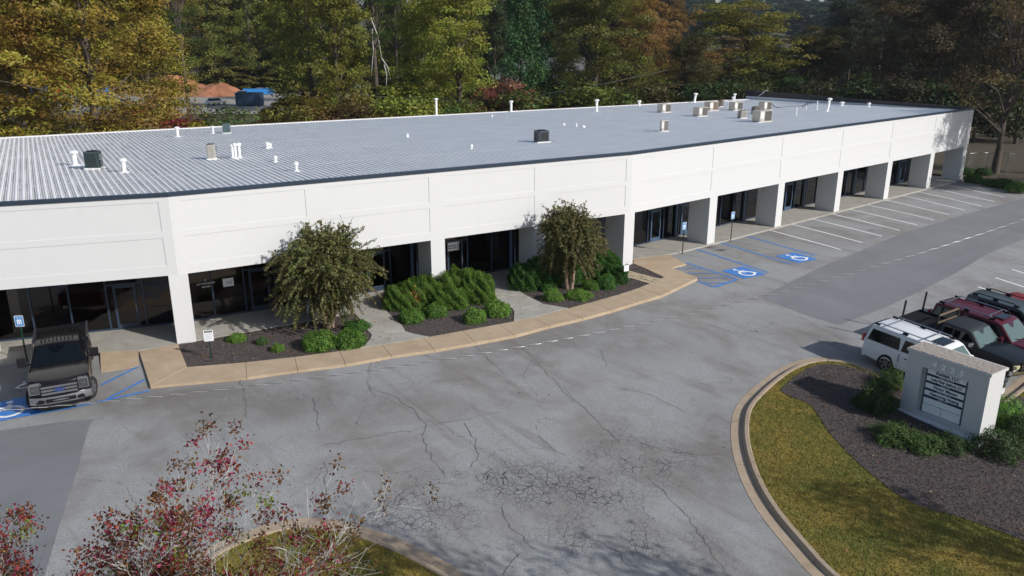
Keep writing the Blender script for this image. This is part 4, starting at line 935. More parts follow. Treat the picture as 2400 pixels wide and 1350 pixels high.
for row, (y0, n) in enumerate([(218, 24), (245, 24), (285, 24), (335, 24)]):
    for i in range(n):
        px = -120 + (2640 / (n - 1)) * i + rng.uniform(-35, 35); y = y0 + rng.uniform(-9, 9); x = at(px, y, 15)
        far = 1.0; h = rng.uniform(1.12, 1.42) if px < 1500 else rng.uniform(.95, 1.25)
        if 1625 < px < 2010: h *= .36 if px < 1960 else .6
        if row == 0 and (360 < px < 640): continue
        t = px / 2400; c0 = np.array([.19, .14, .025]) if t < .2 else np.array([.14, .15, .025]) if t < .45 else np.array([.06, .075, .02]) if t < .6 else np.array([.20, .12, .035]) if t < .72 else np.array([.05, .05, .018])
        c0 = c0 * rng.uniform(.75, 1.25); spots.append((x, y, float(terrain(x, y)) - .5, rng.uniform(1.0, 1.5), h, c0))
merge_wood("woods", spots, LOWC, 1, "autumn wood filling the background behind the nearer trees")
spots = []
for row, y0 in enumerate([520, 640, 780, 930]):
    for i in range(34):
        px = 1300 + i * 30 + rng.uniform(-12, 12); y = y0 + rng.uniform(-25, 25); x = at(px, y, 20); spots.append((x, y, float(terrain(x, y)) - 1, rng.uniform(1.2, 1.9), rng.uniform(.8, 1.05), np.array([.035, .055, .03]) * rng.uniform(.8, 1.3)))
merge_wood("hill_woods", spots, LOWU, 2, "blue green wooded hill far off under the strip of sky")
# tangled undergrowth that reads as one mass below the trees
rng = np.random.default_rng(19); sp = []
for row, (ya, yb, pa, pb, st) in enumerate([(128, 140, 660, 2500, 42), (158, 172, 880, 2500, 45), (176, 190, 860, 1500, 40), (104, 112, 680, 1000, 50), (212, 216, 250, 700, 30)]):
    for px in np.arange(pa, pb, st): y = rng.uniform(ya, yb); t = px / 2400; c0 = np.array([.10, .09, .025]) if t < .45 else np.array([.05, .055, .018]); sp.append((at(px + rng.uniform(-15, 15), y, 3), y, float(terrain(0, y)) - .3, rng.uniform(.45, .65), rng.uniform(.16, .34), c0 * rng.uniform(.6, 1.5)))
merge_wood("undergrowth", sp, LOWU, 3, "tangled undergrowth between the trunks behind the building")
# the leaning tree by the chain link fence
bx, by = g(2331, 407)
plant("tree", LOOSE[0], (bx, by, -.1), (1.0, 1.0, .96), 1.0, (.14, .095, .04), "tree with a thick leaning trunk before the chain link fence, thin brown leaves", "tree", None, lean=(.14, 0))
x2 = bx + 10; plant("tree", LOOSE[1], (bx + 9, by - 3, -.2), (1.0, 1.0, 1.0), 3.0, (.13, .09, .04), "half bare brown tree overhanging the right edge of the picture", "tree", None)
# trees outside the frame, to the right, whose shade lies on the lot and lawn
plant("tree", CROWNS[1], (54.0, 71.0, -.3), (.80, .80, .74), 2.0, (.12, .10, .03), "brown olive tree just right of the picture shading the end of the white facade", "tree", None)
for k, (x, y, s, lab) in enumerate([(tx + 13, ty - 7.2, .6, n_) for (tx, ty), n_ in ((gl(2140, 1240), 'first'), (gl(1560, 1400), 'second'), (gl(1060, 1385), 'third'))]):
    plant("tree", LOOSE[k % 2], (x, y, float(gz(x, y)) - .2), (s * .85, s * .85, s), k, OLIVE, f"{lab} roadside tree right of the picture whose shade falls on the lawn", "tree", None)

# ---------------------------------------------------------------- crape myrtles, hedges, round shrubs
def myrtle(seed, R, H, n_br, name, loc, col, label, nstem=4):
    rng = np.random.default_rng(seed); m = MB(); P = []; T = []; V = []; Hh = []
    stems = []
    for s in range(nstem):
        a = s * 6.28 / nstem + rng.uniform(-.4, .4); tip = Vector((math.cos(a) * R * .42, math.sin(a) * R * .42, H * .62)); base = Vector((math.cos(a) * .12, math.sin(a) * .12, 0)); mid = base.lerp(tip, .5) + Vector((0, 0, .25)) - Vector((math.cos(a), math.sin(a), 0)) * .15
        m.tube([base, base.lerp(mid, .5), mid, mid.lerp(tip, .5), tip], [.12, .095, .075, .05, .03], 8); stems.append((base, mid, tip))
    LB = []
    for _ in range(34):
        d = rng.normal(size=3); d /= np.linalg.norm(d); d[2] = d[2] * .95 + .22; d /= np.linalg.norm(d); LB.append((d, rng.uniform(.62, 1.16)))
    for b in range(n_br):
        st = stems[rng.integers(nstem)]; t = rng.uniform(.25, 1.0); o = st[1].lerp(st[2], max(0, (t - .4) / .6)) if t > .4 else st[0].lerp(st[1], t / .4)
        d, lr = LB[rng.integers(len(LB))]; d = d + rng.normal(size=3) * .24; d /= np.linalg.norm(d)
        end = np.array([0, 0, H * .52]) + d * np.array([R, R, H * .47]) * lr * rng.uniform(.45, 1.08)
        if end[2] < H * .07: end[2] = H * .07 + rng.uniform(0, .4)
        o = np.array(o); pts = []
        droop = rng.uniform(.0, .28)
        for k in range(7):
            u = k / 6; p = o + (end - o) * u + np.array([0, 0, .55 * math.sin(math.pi * u) - droop * u * u]); pts.append(p)
        m.tube(pts[::2], [.022, .016, .01, .004], 4, cap=False)
        L_ = resample(pts[2:], .045); v0 = rng.uniform(.15, .85); h0 = (0.0 if rng.uniform() < .3 else rng.uniform(.3, 1.0))
        for k, p in enumerate(L_[:-1]):
            dd = L_[k + 1] - p; dd /= (np.linalg.norm(dd) + 1e-6); sd_ = np.cross(dd, rng.normal(size=3)); sd_ /= np.linalg.norm(sd_) + 1e-6
            for sgn in (-1, 1):
                P.append(p + sd_ * sgn * .045); T.append(sd_ * sgn + dd * .4); V.append(v0); Hh.append(h0)
        for _ in range(3):           # side twigs
            o2 = pts[rng.integers(2, 6)]; e2 = o2 + rng.normal(size=3) * .32; L2 = resample([o2, e2], .05)
            for k, p in enumerate(L2):
                P.append(p + rng.normal(size=3) * .03); T.append(rng.normal(size=3)); V.append(v0); Hh.append(h0)
    t = empty(name, loc, 0, label, "tree", "crape myrtle trees before the white facade")
    link(bpy.data.objects.new("trunk", m.mesh("trunk", BARKM, smooth=True)), t)
    c = link(bpy.data.objects.new("crown", leaf_mesh("crown", np.array(P),   .125, rng, .15, .85, np.array(V), hue=np.array(Hh), tan=np.array(T), mat=LEAFG)), t); c.color = col + (1,)
    print("myrtle leaves", len(P)); return t
x, y = g(773, 765); myrtle(7, 2.65, 5.6, 1150, "crape_myrtle", (x, y, -.05), (.11, .115, .034), "larger bushy crape myrtle with drooping bronze green sprays, left of the path")
x, y = g(1334, 675); myrtle(8, 2.0, 5.1, 760, "crape_myrtle", (x, y, -.05), (.11, .11, .034), "smaller crape myrtle with a taller twin trunk, right of the two paths", 2)
def dome(name, rng, rx, ry, h, n, size, bumpy=.15, up=.2, aspect=.8, spiky=0.0, sunny=True):
    """leaves over and inside a rounded clipped shrub"""
    d = rng.normal(size=(n, 3)); d /= np.linalg.norm(d, axis=1)[:, None]; d[:, 2] = np.abs(d[:, 2]) * 1.0
    ph = rng.uniform(0, 6.28, 12); b = 1 + bumpy * (np.sin(d[:, 0] * 5 + ph[0]) * np.sin(d[:, 1] * 5 + ph[1]) + .6 * np.sin(d[:, 0] * 11 + ph[2]) * np.sin(d[:, 2] * 9 + ph[3]) + .4 * np.sin(d[:, 1] * 17 + ph[4] + d[:, 0] * 13))
    r = (rng.uniform(.35, 1.0, n) ** .35) * b
    P = np.sign(d) * np.abs(d) ** .85 * r[:, None] * np.array([rx, ry, h]); P[:, 2] += .03
    T = d + rng.normal(size=(n, 3)) * .35 + np.array([0, 0, spiky]) if spiky else None
    P += (rng.normal(size=(n, 3)) * .03)
    v = .25 + .5 * (b - b.min()) / (b.max() - b.min() + 1e-6)
    return leaf_mesh(name, P, size, rng, up, aspect, v, d * .7, mat=LEAFG, tan=T, hue=np.full(n, .5))
def stems_mesh(rx, ry, h, rng, n=8):
    m = MB()
    for _ in range(n): a = rng.uniform(0, 6.28); m.tube([(0.1 * math.cos(a), .1 * math.sin(a), 0), (rx * .4 * math.cos(a), ry * .4 * math.sin(a), h * .5), (rx * .75 * math.cos(a), ry * .75 * math.sin(a), h * .72)], [.02, .014, .006], 5)
    return m.mesh("stems", BARK)
rs_ = np.random.default_rng(21)
ROUND = [(dome("foliage", rs_, 1, 1, 1, 5200, .095, .10, aspect=1.1), stems_mesh(1, 1, 1, rs_)) for _ in range(3)]
LOOSES = [(dome("foliage", rs_, 1, 1, 1, 4200, .10, .22, up=.3, aspect=.8, spiky=.5), stems_mesh(1, 1, 1, rs_)) for _ in range(3)]
def shrub(px, py, w, hpx, kit, col, label, lot_=False, group="round green shrubs in the mulch", name="shrub", z=0, depth=1.0, cat="shrub"):
    """px,py = foot of the shrub in front; w,hpx its picture width and height"""
    x, y = gl(px, py, LOT + .15) if lot_ else g(px, py, z); zz = float(gz(x, y)) + LOT + .14 if lot_ else z - .05
    fwd = y * CP + (CAM_H - zz) * SP; rx = w / FOC * fwd / 2; h = max(.35, (hpx / FOC * fwd - rx * .35 * depth) * .98)
    y += rx * depth * .8
    t = empty(name, (x, y, zz), px % 6.28, label, cat, group)
    for me, nm in zip(kit, ("foliage", "stems")):
        o = link(bpy.data.objects.new(nm, me), t); o.scale = (rx, rx * depth, h)
        if nm == "foliage": o.color = col + (1,)
    return t
G1, G2 = (.075, .155, .022), (.10, .19, .028)
SH = [(742, 824, 84, 54, G1, "wide round shrub under the crape myrtle, left of its trunk"), (815, 818, 80, 50, G1, "wide round shrub at the path corner, right of the myrtle's trunk"), (833, 777, 62, 32, (.05, .12, .02), "darker shrub behind the pair under the crape myrtle"), (549, 803, 44, 23, G2, "small shrub alone in the left mulch bed right of the small white sign"), (648, 825, 30, 17, G2, "smallest shrub in the left mulch bed near the walk"), (612, 808, 26, 12, (.06, .11, .03), "sprawling seedling left of the shrubs under the myrtle"),
      (962, 758, 60, 40, G1, "round shrub front left of the spiky hedge"), (1018, 745, 56, 38, G1, "round shrub half hidden before the spiky hedge"), (1112, 759, 56, 42, G2, "round shrub front right in the middle bed"), (1164, 744, 66, 44, G2, "loose round shrub at the corner by the second path"),
      (1297, 707, 48, 34, G2, "round shrub at the left of the smaller myrtle's trunk"), (1359, 704, 62, 30, G2, "flat round shrub right of the smaller myrtle's trunk"), (1386, 680, 46, 28, G1, "round shrub behind the flat one near the smaller myrtle"), (1422, 678, 50, 40, (.05, .13, .02), "taller dark shrub left of the small white sign on a post"), (1286, 684, 40, 28, (.05, .12, .02), "shaded shrub under the dark hedge behind the smaller myrtle")]
for k, (px, py, w, h, col, lab) in enumerate(SH): shrub(px, py, w, h, ROUND[k % 3], col, lab)
# hedges: several mounded bodies joined as one plant
def hedge(seed, lobes, size, n, name, label, col, col_sp=.5):
    rng = np.random.default_rng(seed); P = []; DD = []; V = []
    for (px, py, z, rx, ry, h) in lobes:
        x, y = g(px, py); k = int(n * rx * h); d = rng.normal(size=(k, 3)); d /= np.linalg.norm(d, axis=1)[:, None]; d[:, 2] = np.abs(d[:, 2])
        b = 1 + .10 * np.sin(d[:, 0] * 7 + x) * np.sin(d[:, 1] * 6) + .08 * np.sin(d[:, 0] * 15 + d[:, 2] * 13); r = rng.uniform(.4, 1, k) ** .3 * b
        P.append(np.array([x, y, z - .05]) + np.sign(d) * np.abs(d) ** .75 * r[:, None] * [rx, ry, h]); DD.append(d); V.append(.3 + .35 * rng.uniform(size=k) + .3 * (b - .85))
    P = np.concatenate(P); DD = np.concatenate(DD); V = np.concatenate(V); c0 = P.mean(0); c0[2] = 0
    me = leaf_mesh("foliage", P - c0, size, rng, .2, .30, V, DD * .6, mat=LEAFG, tan=DD + np.array([.1, -.1, col_sp]), hue=np.full(len(P), .5))
    t = empty(name, tuple(c0), 0, label, "hedge"); o = link(bpy.data.objects.new("foliage", me), t); o.color = col + (1,)
    m = MB()
    for (px, py, z, rx, ry, h) in lobes:
        x, y = g(px, py)
        for _ in range(5): a = rng.uniform(0, 6.28); m.tube([(x - c0[0], y - c0[1], -.05), (x - c0[0] + rx * .5 * math.cos(a), y - c0[1] + ry * .5 * math.sin(a), h * .6)], [.03, .01], 5)
    link(bpy.data.objects.new("stems", m.mesh("stems", BARK)), t); return t
hedge(31, [(945, 716, 0, 1.05, 1.0, 1.15), (985, 708, 0, 1.15, 1.15, 1.35), (1035, 700, 0, 1.2, 1.2, 1.45), (1085, 694, 0, 1.2, 1.2, 1.55), (1118, 700, 0, 1.0, 1.1, 1.45), (1050, 715, 0, 1.1, .9, 1.1)], .13, 17000, "hedge", "wide spiky bright green juniper hedge between the two paths", (.08, .15, .019))
hedge(32, [(1232, 672, 0, 1.0, 1.0, 1.4), (1270, 664, 0, 1.15, 1.1, 1.6), (1315, 655, 0, 1.2, 1.2, 1.6), (1375, 650, 0, 1.2, 1.1, 1.5), (1415, 645, 0, 1.0, 1.0, 1.5), (1440, 658, 0, .8, .8, 1.1)], .12, 13000, "hedge", "dark green hedge behind the smaller crape myrtle against the columns", (.04, .11, .016))
# shrubs round the brick sign and at the far kerb
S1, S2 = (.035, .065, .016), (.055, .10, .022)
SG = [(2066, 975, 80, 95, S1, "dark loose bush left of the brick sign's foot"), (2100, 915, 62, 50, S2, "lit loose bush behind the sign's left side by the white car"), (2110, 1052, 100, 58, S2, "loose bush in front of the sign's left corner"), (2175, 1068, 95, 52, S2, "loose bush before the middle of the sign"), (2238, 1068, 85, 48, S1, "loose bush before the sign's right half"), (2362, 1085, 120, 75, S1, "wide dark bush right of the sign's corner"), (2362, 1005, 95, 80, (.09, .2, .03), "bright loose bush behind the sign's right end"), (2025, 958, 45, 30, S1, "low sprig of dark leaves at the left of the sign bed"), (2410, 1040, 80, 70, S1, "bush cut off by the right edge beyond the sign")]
for k, (px, py, w, h, col, lab) in enumerate(SG): shrub(px, py, w, h, LOOSES[k % 3], col, lab, True, "loose shrubs round the brick sign")
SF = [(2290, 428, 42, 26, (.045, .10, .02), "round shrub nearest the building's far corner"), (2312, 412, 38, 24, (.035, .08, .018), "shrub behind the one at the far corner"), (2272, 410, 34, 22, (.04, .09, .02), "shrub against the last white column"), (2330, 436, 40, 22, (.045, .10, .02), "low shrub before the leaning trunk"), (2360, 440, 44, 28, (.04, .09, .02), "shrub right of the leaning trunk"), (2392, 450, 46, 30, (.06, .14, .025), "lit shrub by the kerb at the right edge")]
for k, (px, py, w, h, col, lab) in enumerate(SF): shrub(px, py, w, h, ROUND[k % 3], col, lab, False, "low shrubs on the far verge", z=.02)
# one dead brown sprig in the juniper
rng = np.random.default_rng(77); x, y = g(977, 712)
me = leaf_mesh("dead_sprig", np.array([x, y - .9, .55]) + rng.normal(size=(160, 3)) * [.14, .1, .28], .12, rng, .2, .5, mat=LEAFG); o = link(bpy.data.objects.new("dead_sprig", me)); o.color = (.34, .12, .04, 1); setp(o, "rust brown dead sprig in front of the spiky hedge", "sprig")

# ---------------------------------------------------------------- the half bare trees in the near corner
def bare_tree(seed, loc, H, spread, label, leaf_sets, trunks, depth=4, SCL=1.0):
    rng = np.random.default_rng(seed); m = MB(); tips = []
    def grow(p, d, L_, r, lvl):
        pts = [p]; dd = d.copy(); n = 4
        for k in range(n):
            dd = dd + rng.normal(size=3) * .16; dd[2] += .06; dd /= np.linalg.norm(dd); pts.append(pts[-1] + dd * L_ / n)
        rr = [r * (1 - .5 * k / n) for k in range(n + 1)]
        m.tube(pts, rr, 7 if lvl < 2 else (5 if lvl < 4 else 3), cap=False)
        if lvl >= 2: tips.append((pts[-1], dd)); 
        if lvl >= depth: return
        nc = [4, 5, 5, 5, 4][min(lvl, 4)]
        for c in range(nc):
            k = rng.integers(1, n + 1) if c else n; a = rng.normal(size=3); a -= a.dot(dd) * dd; a /= np.linalg.norm(a); ang = rng.uniform(.35, .95) if c else .2
            nd = dd * math.cos(ang) + a * math.sin(ang); nd[2] = nd[2] * .9 + .05; nd /= np.linalg.norm(nd)
            grow(pts[k], nd, L_ * rng.uniform(.5, .70), max(.005, rr[k] * .60), lvl + 1)
    for (dx, dy, dirv, L_, r) in trunks: grow(np.array([dx, dy, 0.]), np.array(dirv, float) / np.linalg.norm(dirv), L_, r, 0)
    t = empty("bare_tree", loc, 0, label, "tree", "half bare trees in the near left corner"); t.scale = (SCL, SCL, SCL)
    link(bpy.data.objects.new("branches", m.mesh("branches", BARKP, smooth=True)), t)
    T = np.array([p for p, d in tips]); print("tips", len(T), "tris", sum(len(f) - 2 for f in m.f), T.min(0), T.max(0))
    for (nm, col, n, sel, sz) in leaf_sets:
        s_ = T[[sel(p) for p in T]] if sel else T
        if not len(s_): continue
        cl = s_[rng.integers(len(s_), size=max(4, n // 30))]; P = cl[rng.integers(len(cl), size=n)] + rng.normal(size=(n, 3)) * .075
        o = link(bpy.data.objects.new(nm, leaf_mesh(nm, P, sz, rng, .1, 1.25, mat=LEAFG)), t); o.color = col + (1,)
    return t
bare_tree(41, (-5.15, 11.6, float(gz(-5.15, 11.6))), 6, 3, "half bare tree with white lichen limbs and dark red leaves, nearest the camera", 
          [("leaves", (.20, .022, .03), 8500, None, .055), ("leaves", (.115, .06, .025), 11000, lambda p: p[0] > -.6, .055), ("leaves", (.13, .15, .025), 4200, lambda p: p[2] < 3.9, .055)],
          [(-.3, 0, (-.40, .10, 1), 2.9, .10), (.2, .1, (-.02, .06, 1), 3.1, .09), (.0, .4, (-.16, .3, 1), 2.4, .06)], SCL=1.14)
bare_tree(43, (-8.0, 11.6, float(gz(-8.0, 11.6))), 5, 3, "half bare tree filling the bottom left corner, tangled white twigs and red leaves", 
          [("leaves", (.22, .02, .025), 8000, None, .055), ("leaves", (.15, .055, .025), 9500, None, .055), ("leaves", (.13, .16, .025), 2600, None, .055)],
          [(-.4, .2, (-.3, .15, 1), 2.4, .09), (.2, 0, (.12, -.05, 1), 2.3, .07), (.6, .2, (.4, .1, 1), 2.1, .055)], SCL=1.34)

# ---------------------------------------------------------------- grass blades, bark chips, fallen leaves
def inside(P, poly):
    x, y = P[:, 0], P[:, 1]; c = np.zeros(len(P), bool); n = len(poly)
    for i in range(n):
        x0, y0 = poly[i]; x1, y1 = poly[(i + 1) % n]
        k = ((y0 > y) != (y1 > y)) & (x < (x1 - x0) * (y - y0) / (y1 - y0 + 1e-12) + x0); c ^= k
    return c
def in_view(P, z=0):
    fy = P[:, 1] * CP + (CAM_H + 1) * SP; u = 1200 + FOC * P[:, 0] / fy; up_ = -(CAM_H + 1) * CP + P[:, 1] * SP; v = 675 - FOC * up_ / fy
    return (u > -60) & (u < 2460) & (v < 1420)
def scatter(poly, dens, rng):
    A = np.array(poly); lo, hi = A.min(0), A.max(0); n = int((hi - lo).prod() * dens); P = rng.uniform(lo, hi, (n, 2)); P = P[inside(P, poly)]; return P[in_view(P)]
def blades(name, polys, holes, dens, mat, label, h=.055):
    rng = np.random.default_rng(61); P = np.concatenate([scatter(p, dens, rng) for p in polys])
    for hh in holes: P = P[~inside(P, hh)]
    n = len(P); z = gz(P[:, 0], P[:, 1]) + LOT + .13; a = rng.uniform(0, 6.28, n); w = rng.uniform(.006, .014, n); hh = h * rng.uniform(.5, 1.4, n); ln = rng.normal(size=(n, 2)) * .03
    c = np.stack([P[:, 0], P[:, 1], z], 1); dx = np.stack([np.cos(a) * w, np.sin(a) * w, np.zeros(n)], 1)
    V = np.stack([c - dx, c + dx, c + np.stack([ln[:, 0], ln[:, 1], hh], 1)], 1).reshape(-1, 3)
    me = bpy.data.meshes.new(name); me.vertices.add(3 * n); me.vertices.foreach_set('co', V.ravel().astype(np.float32)); me.loops.add(3 * n); me.loops.foreach_set('vertex_index', np.arange(3 * n, dtype=np.int32))
    me.polygons.add(n); me.polygons.foreach_set('loop_start', np.arange(0, 3 * n, 3, dtype=np.int32)); me.polygons.foreach_set('loop_total', np.full(n, 3, dtype=np.int32)); me.update(calc_edges=True)
    nzv = .5 + .28 * np.sin(P[:, 0] * 1.1 + 2 * np.sin(P[:, 1] * .7)) * np.cos(P[:, 1] * .9 + P[:, 0] * .3); at_ = me.attributes.new('var', 'FLOAT', 'POINT'); at_.data.foreach_set('value', np.repeat(np.clip(nzv + rng.normal(size=n) * .22, 0, 1), 3).astype(np.float32))
    me.materials.append(mat); o = link(bpy.data.objects.new(name, me)); print(name, n); return setp(o, label, "grass", kind='stuff')
BLADE = mat_blade("grass_blades", [(.10, .14, .02), (.22, .205, .036), (.36, .27, .065)])
blades("grass", [isl_poly, [tuple(p) for p in inl] + [(2, 6), (-14, 4), (-16, 14)]], [mulchR_poly], 900, BLADE, "short yellow green grass blades on both lawns")
CHIP = mat_blade("bark_chips", [(.035, .026, .024), (.085, .066, .062), (.14, .112, .105), (.27, .23, .20)])
rng = np.random.default_rng(62)
def chips(name, P, z, label, mat, size, cat, asp=.4):
    n = len(P); me = leaf_mesh(name, np.stack([P[:, 0], P[:, 1], z], 1), size, rng, .6, asp, mat=mat); a = me.attributes['var']; me.attributes.remove(a)
    at_ = me.attributes.new('var', 'FLOAT', 'POINT'); at_.data.foreach_set('value', np.repeat(rng.beta(1.6, 2.6, n), 4).astype(np.float32)); o = link(bpy.data.objects.new(name, me)); print(name, n); return setp(o, label, cat, kind='stuff')
PB = scatter(mulchR_poly, 420, rng); PC = scatter([tuple(p) for p in bedp], 260, rng)
for Pp in PATHS: PC = PC[~inside(PC, [g(*p) for p in Pp])]
chips("bark_chips", np.concatenate([PB, PC]), np.concatenate([gz(PB[:, 0], PB[:, 1]) + LOT + .175, np.full(len(PC), -.018)]), "loose bark chips over the mulch beds", CHIP, .07, "bark chips")
LIT = mat_blade("fallen_leaves", [(.16, .06, .03), (.26, .15, .06), (.40, .33, .22)])
PL = np.concatenate([scatter(mulchR_poly, 2.2, rng), scatter([tuple(p) for p in bedp], 4, rng), scatter([gl(600, 820), gl(1640, 650), gl(1900, 1100), gl(1300, 1400), gl(500, 1250)], .12, rng), scatter(isl_poly, .35, rng)])
chips("fallen_leaves", PL, gz(PL[:, 0], PL[:, 1]) + LOT + np.where(inside(PL, isl_poly), .20, .03) + np.where(inside(PL, [tuple(p) for p in bedp]), .13, 0), "scattered brown and pale fallen leaves on beds and asphalt", LIT, .085, "fallen leaves", .9)
# jagged flagstones laid in the right hand bed
fl = empty("flagstone_patch", g(1500, 645) + (-.03,), 0, "jagged patch of tan stacked stones in the mulch beside the small white sign", "paving")
A_, u_ = np.array(g(1478, 632)), np.array(g(1556, 652)) - np.array(g(1478, 632)); u_ /= np.linalg.norm(u_); n2 = np.array([u_[1], -u_[0]]); rr = random.Random(4); cl_ = np.array(fl.location[:2])
STONE = simple("tan_stone", (.42, .34, .23), .9, var=.2, scale=3)
for i in range(7):
    for j in range(3):
        s0 = i * .52 + .12 * (j % 2) + rr.uniform(-.05, .05); d0 = .25 + j * .40 + rr.uniform(-.03, .03); p = [A_ + u_ * (s0 + a) + n2 * (d0 + b) - cl_ for a, b in ((0, 0), (.5, .02), (.49, .38), (.01, .37))]
        MB().prism([tuple(x) for x in p], -.05, .03 + rr.uniform(0, .015)).obj("stone", STONE, fl, bevel=.01)
# ------------------------------------------------------------------ vehicles (x forward, y to the left, z up)
def paint(name, col, rough=.28): return simple(name, col, rough, .0, coat=.15, spec=.2)
GLASSV = mat_glass("car_glass", (.10, .12, .12)); TINT = simple("tinted_glass", (.006, .006, .007), .05, spec=.6)
WSH = mat_glass("windscreen_glass", (.75, .82, .80))
RUB = simple("tyre_rubber", (.016, .016, .017), .85); CHR = simple("chrome", (.72, .72, .74), .12, 1.0); ALLOY = simple("alloy", (.42, .42, .44), .28, .9)
PLB = simple("black_plastic", (.012, .012, .013), .7, spec=.15); REDL = simple("tail_lens", (.42, .01, .012), .15, coat=.5); CLR = simple("lamp_lens", (.06, .065, .07), .15); AMB = simple("aged_lamp_lens", (.55, .50, .30), .2); INT = simple("cabin_lining", (.17, .22, .215), .9); SEAT = simple("seat_cloth", (.12, .12, .125), .9)
def ext(name, sil, stations, warp, mat, parent, bevel=.05, smooth=38):
    """side outline (x,z) swept across the width; stations are fractions of the half width; warp(x,s,z)->(x,y,z)"""
    m = MB(); n = len(sil); a = sum(sil[i][0] * sil[(i + 1) % n][1] - sil[(i + 1) % n][0] * sil[i][1] for i in range(n))
    if a < 0: sil = sil[::-1]
    V = [warp(x, s, z) for s in stations for x, z in sil]; F = []
    for k in range(len(stations) - 1): F += [(k * n + i, (k + 1) * n + i, (k + 1) * n + (i + 1) % n, k * n + (i + 1) % n) for i in range(n)]
    F += [list(range(n)), list(range((len(stations) - 1) * n, len(stations) * n))[::-1]]
    m.add(V, F); me = m.mesh(name, mat)
    bm = bmesh.new(); bm.from_mesh(me); bmesh.ops.recalc_face_normals(bm, faces=bm.faces)
    es = [e for e in bm.edges if len(e.link_faces) == 2 and (len(e.link_faces[0].verts) > 8) != (len(e.link_faces[1].verts) > 8)]
    bmesh.ops.bevel(bm, geom=es, offset=bevel, segments=3, affect='EDGES', profile=.5, clamp_overlap=True)
    bm.to_mesh(me); bm.free(); me.polygons.foreach_set('use_smooth', [True] * len(me.polygons)); me.set_sharp_from_angle(angle=R_(smooth))
    return link(bpy.data.objects.new(name, me), parent)
def wheel(parent, x, y, r, w, side, rim=.66, spokes=6, steer=0):
    T = Matrix.Translation((x, y, r)) @ Matrix.Rotation(steer, 4, 'Z') @ Matrix.Rotation(-math.pi / 2 * side, 4, 'X')
    e = link(bpy.data.objects.new("wheel", MB().lathe([(r * .3, -w * .45), (r * .62, -w * .45), (r * .64, w * .30), (r * .3, w * .26)], 20, T).mesh("wheel", PLB)), parent)
    link(bpy.data.objects.new("tyre", MB().lathe([(r * rim, -w * .5), (r * .93, -w * .5), (r, -w * .35), (r, w * .35), (r * .94, w * .49), (r * (rim + .03), w * .5), (r * rim, w * .34)], 28, T).mesh("tyre", RUB, smooth=50)), e)
    m = MB(); m.lathe([(r * rim, w * .30), (r * rim, w * .44), (r * (rim - .05), w * .46), (r * (rim - .07), w * .30)], 28, T); m.lathe([(.0, w * .38), (r * .16, w * .40), (r * .17, w * .30)], 14, T)
    for k in range(spokes):
        A = T @ Matrix.Rotation(2 * math.pi * k / spokes, 4, 'Z'); m.add([A @ Vector(p) for p in ((r * .12, -r * .075, w * .39), (r * .12, r * .075, w * .39), (r * (rim - .04), r * .11, w * .42), (r * (rim - .04), -r * .11, w * .42), (r * .12, -r * .08, w * .28), (r * .12, r * .08, w * .28), (r * (rim - .04), r * .12, w * .3), (r * (rim - .04), -r * .12, w * .3))], [(0, 3, 2, 1), (0, 4, 7, 3), (1, 2, 6, 5), (3, 7, 6, 2), (0, 1, 5, 4)])
    link(bpy.data.objects.new("rim", m.mesh("rim", ALLOY, smooth=30)), e); return e
def arch(cx, r, z0, n=9): return [(cx + r * math.cos(t), max(z0, .02 + r * 1.0 * math.sin(t) + z0 * .35)) for t in np.linspace(0, math.pi, n)][::-1]
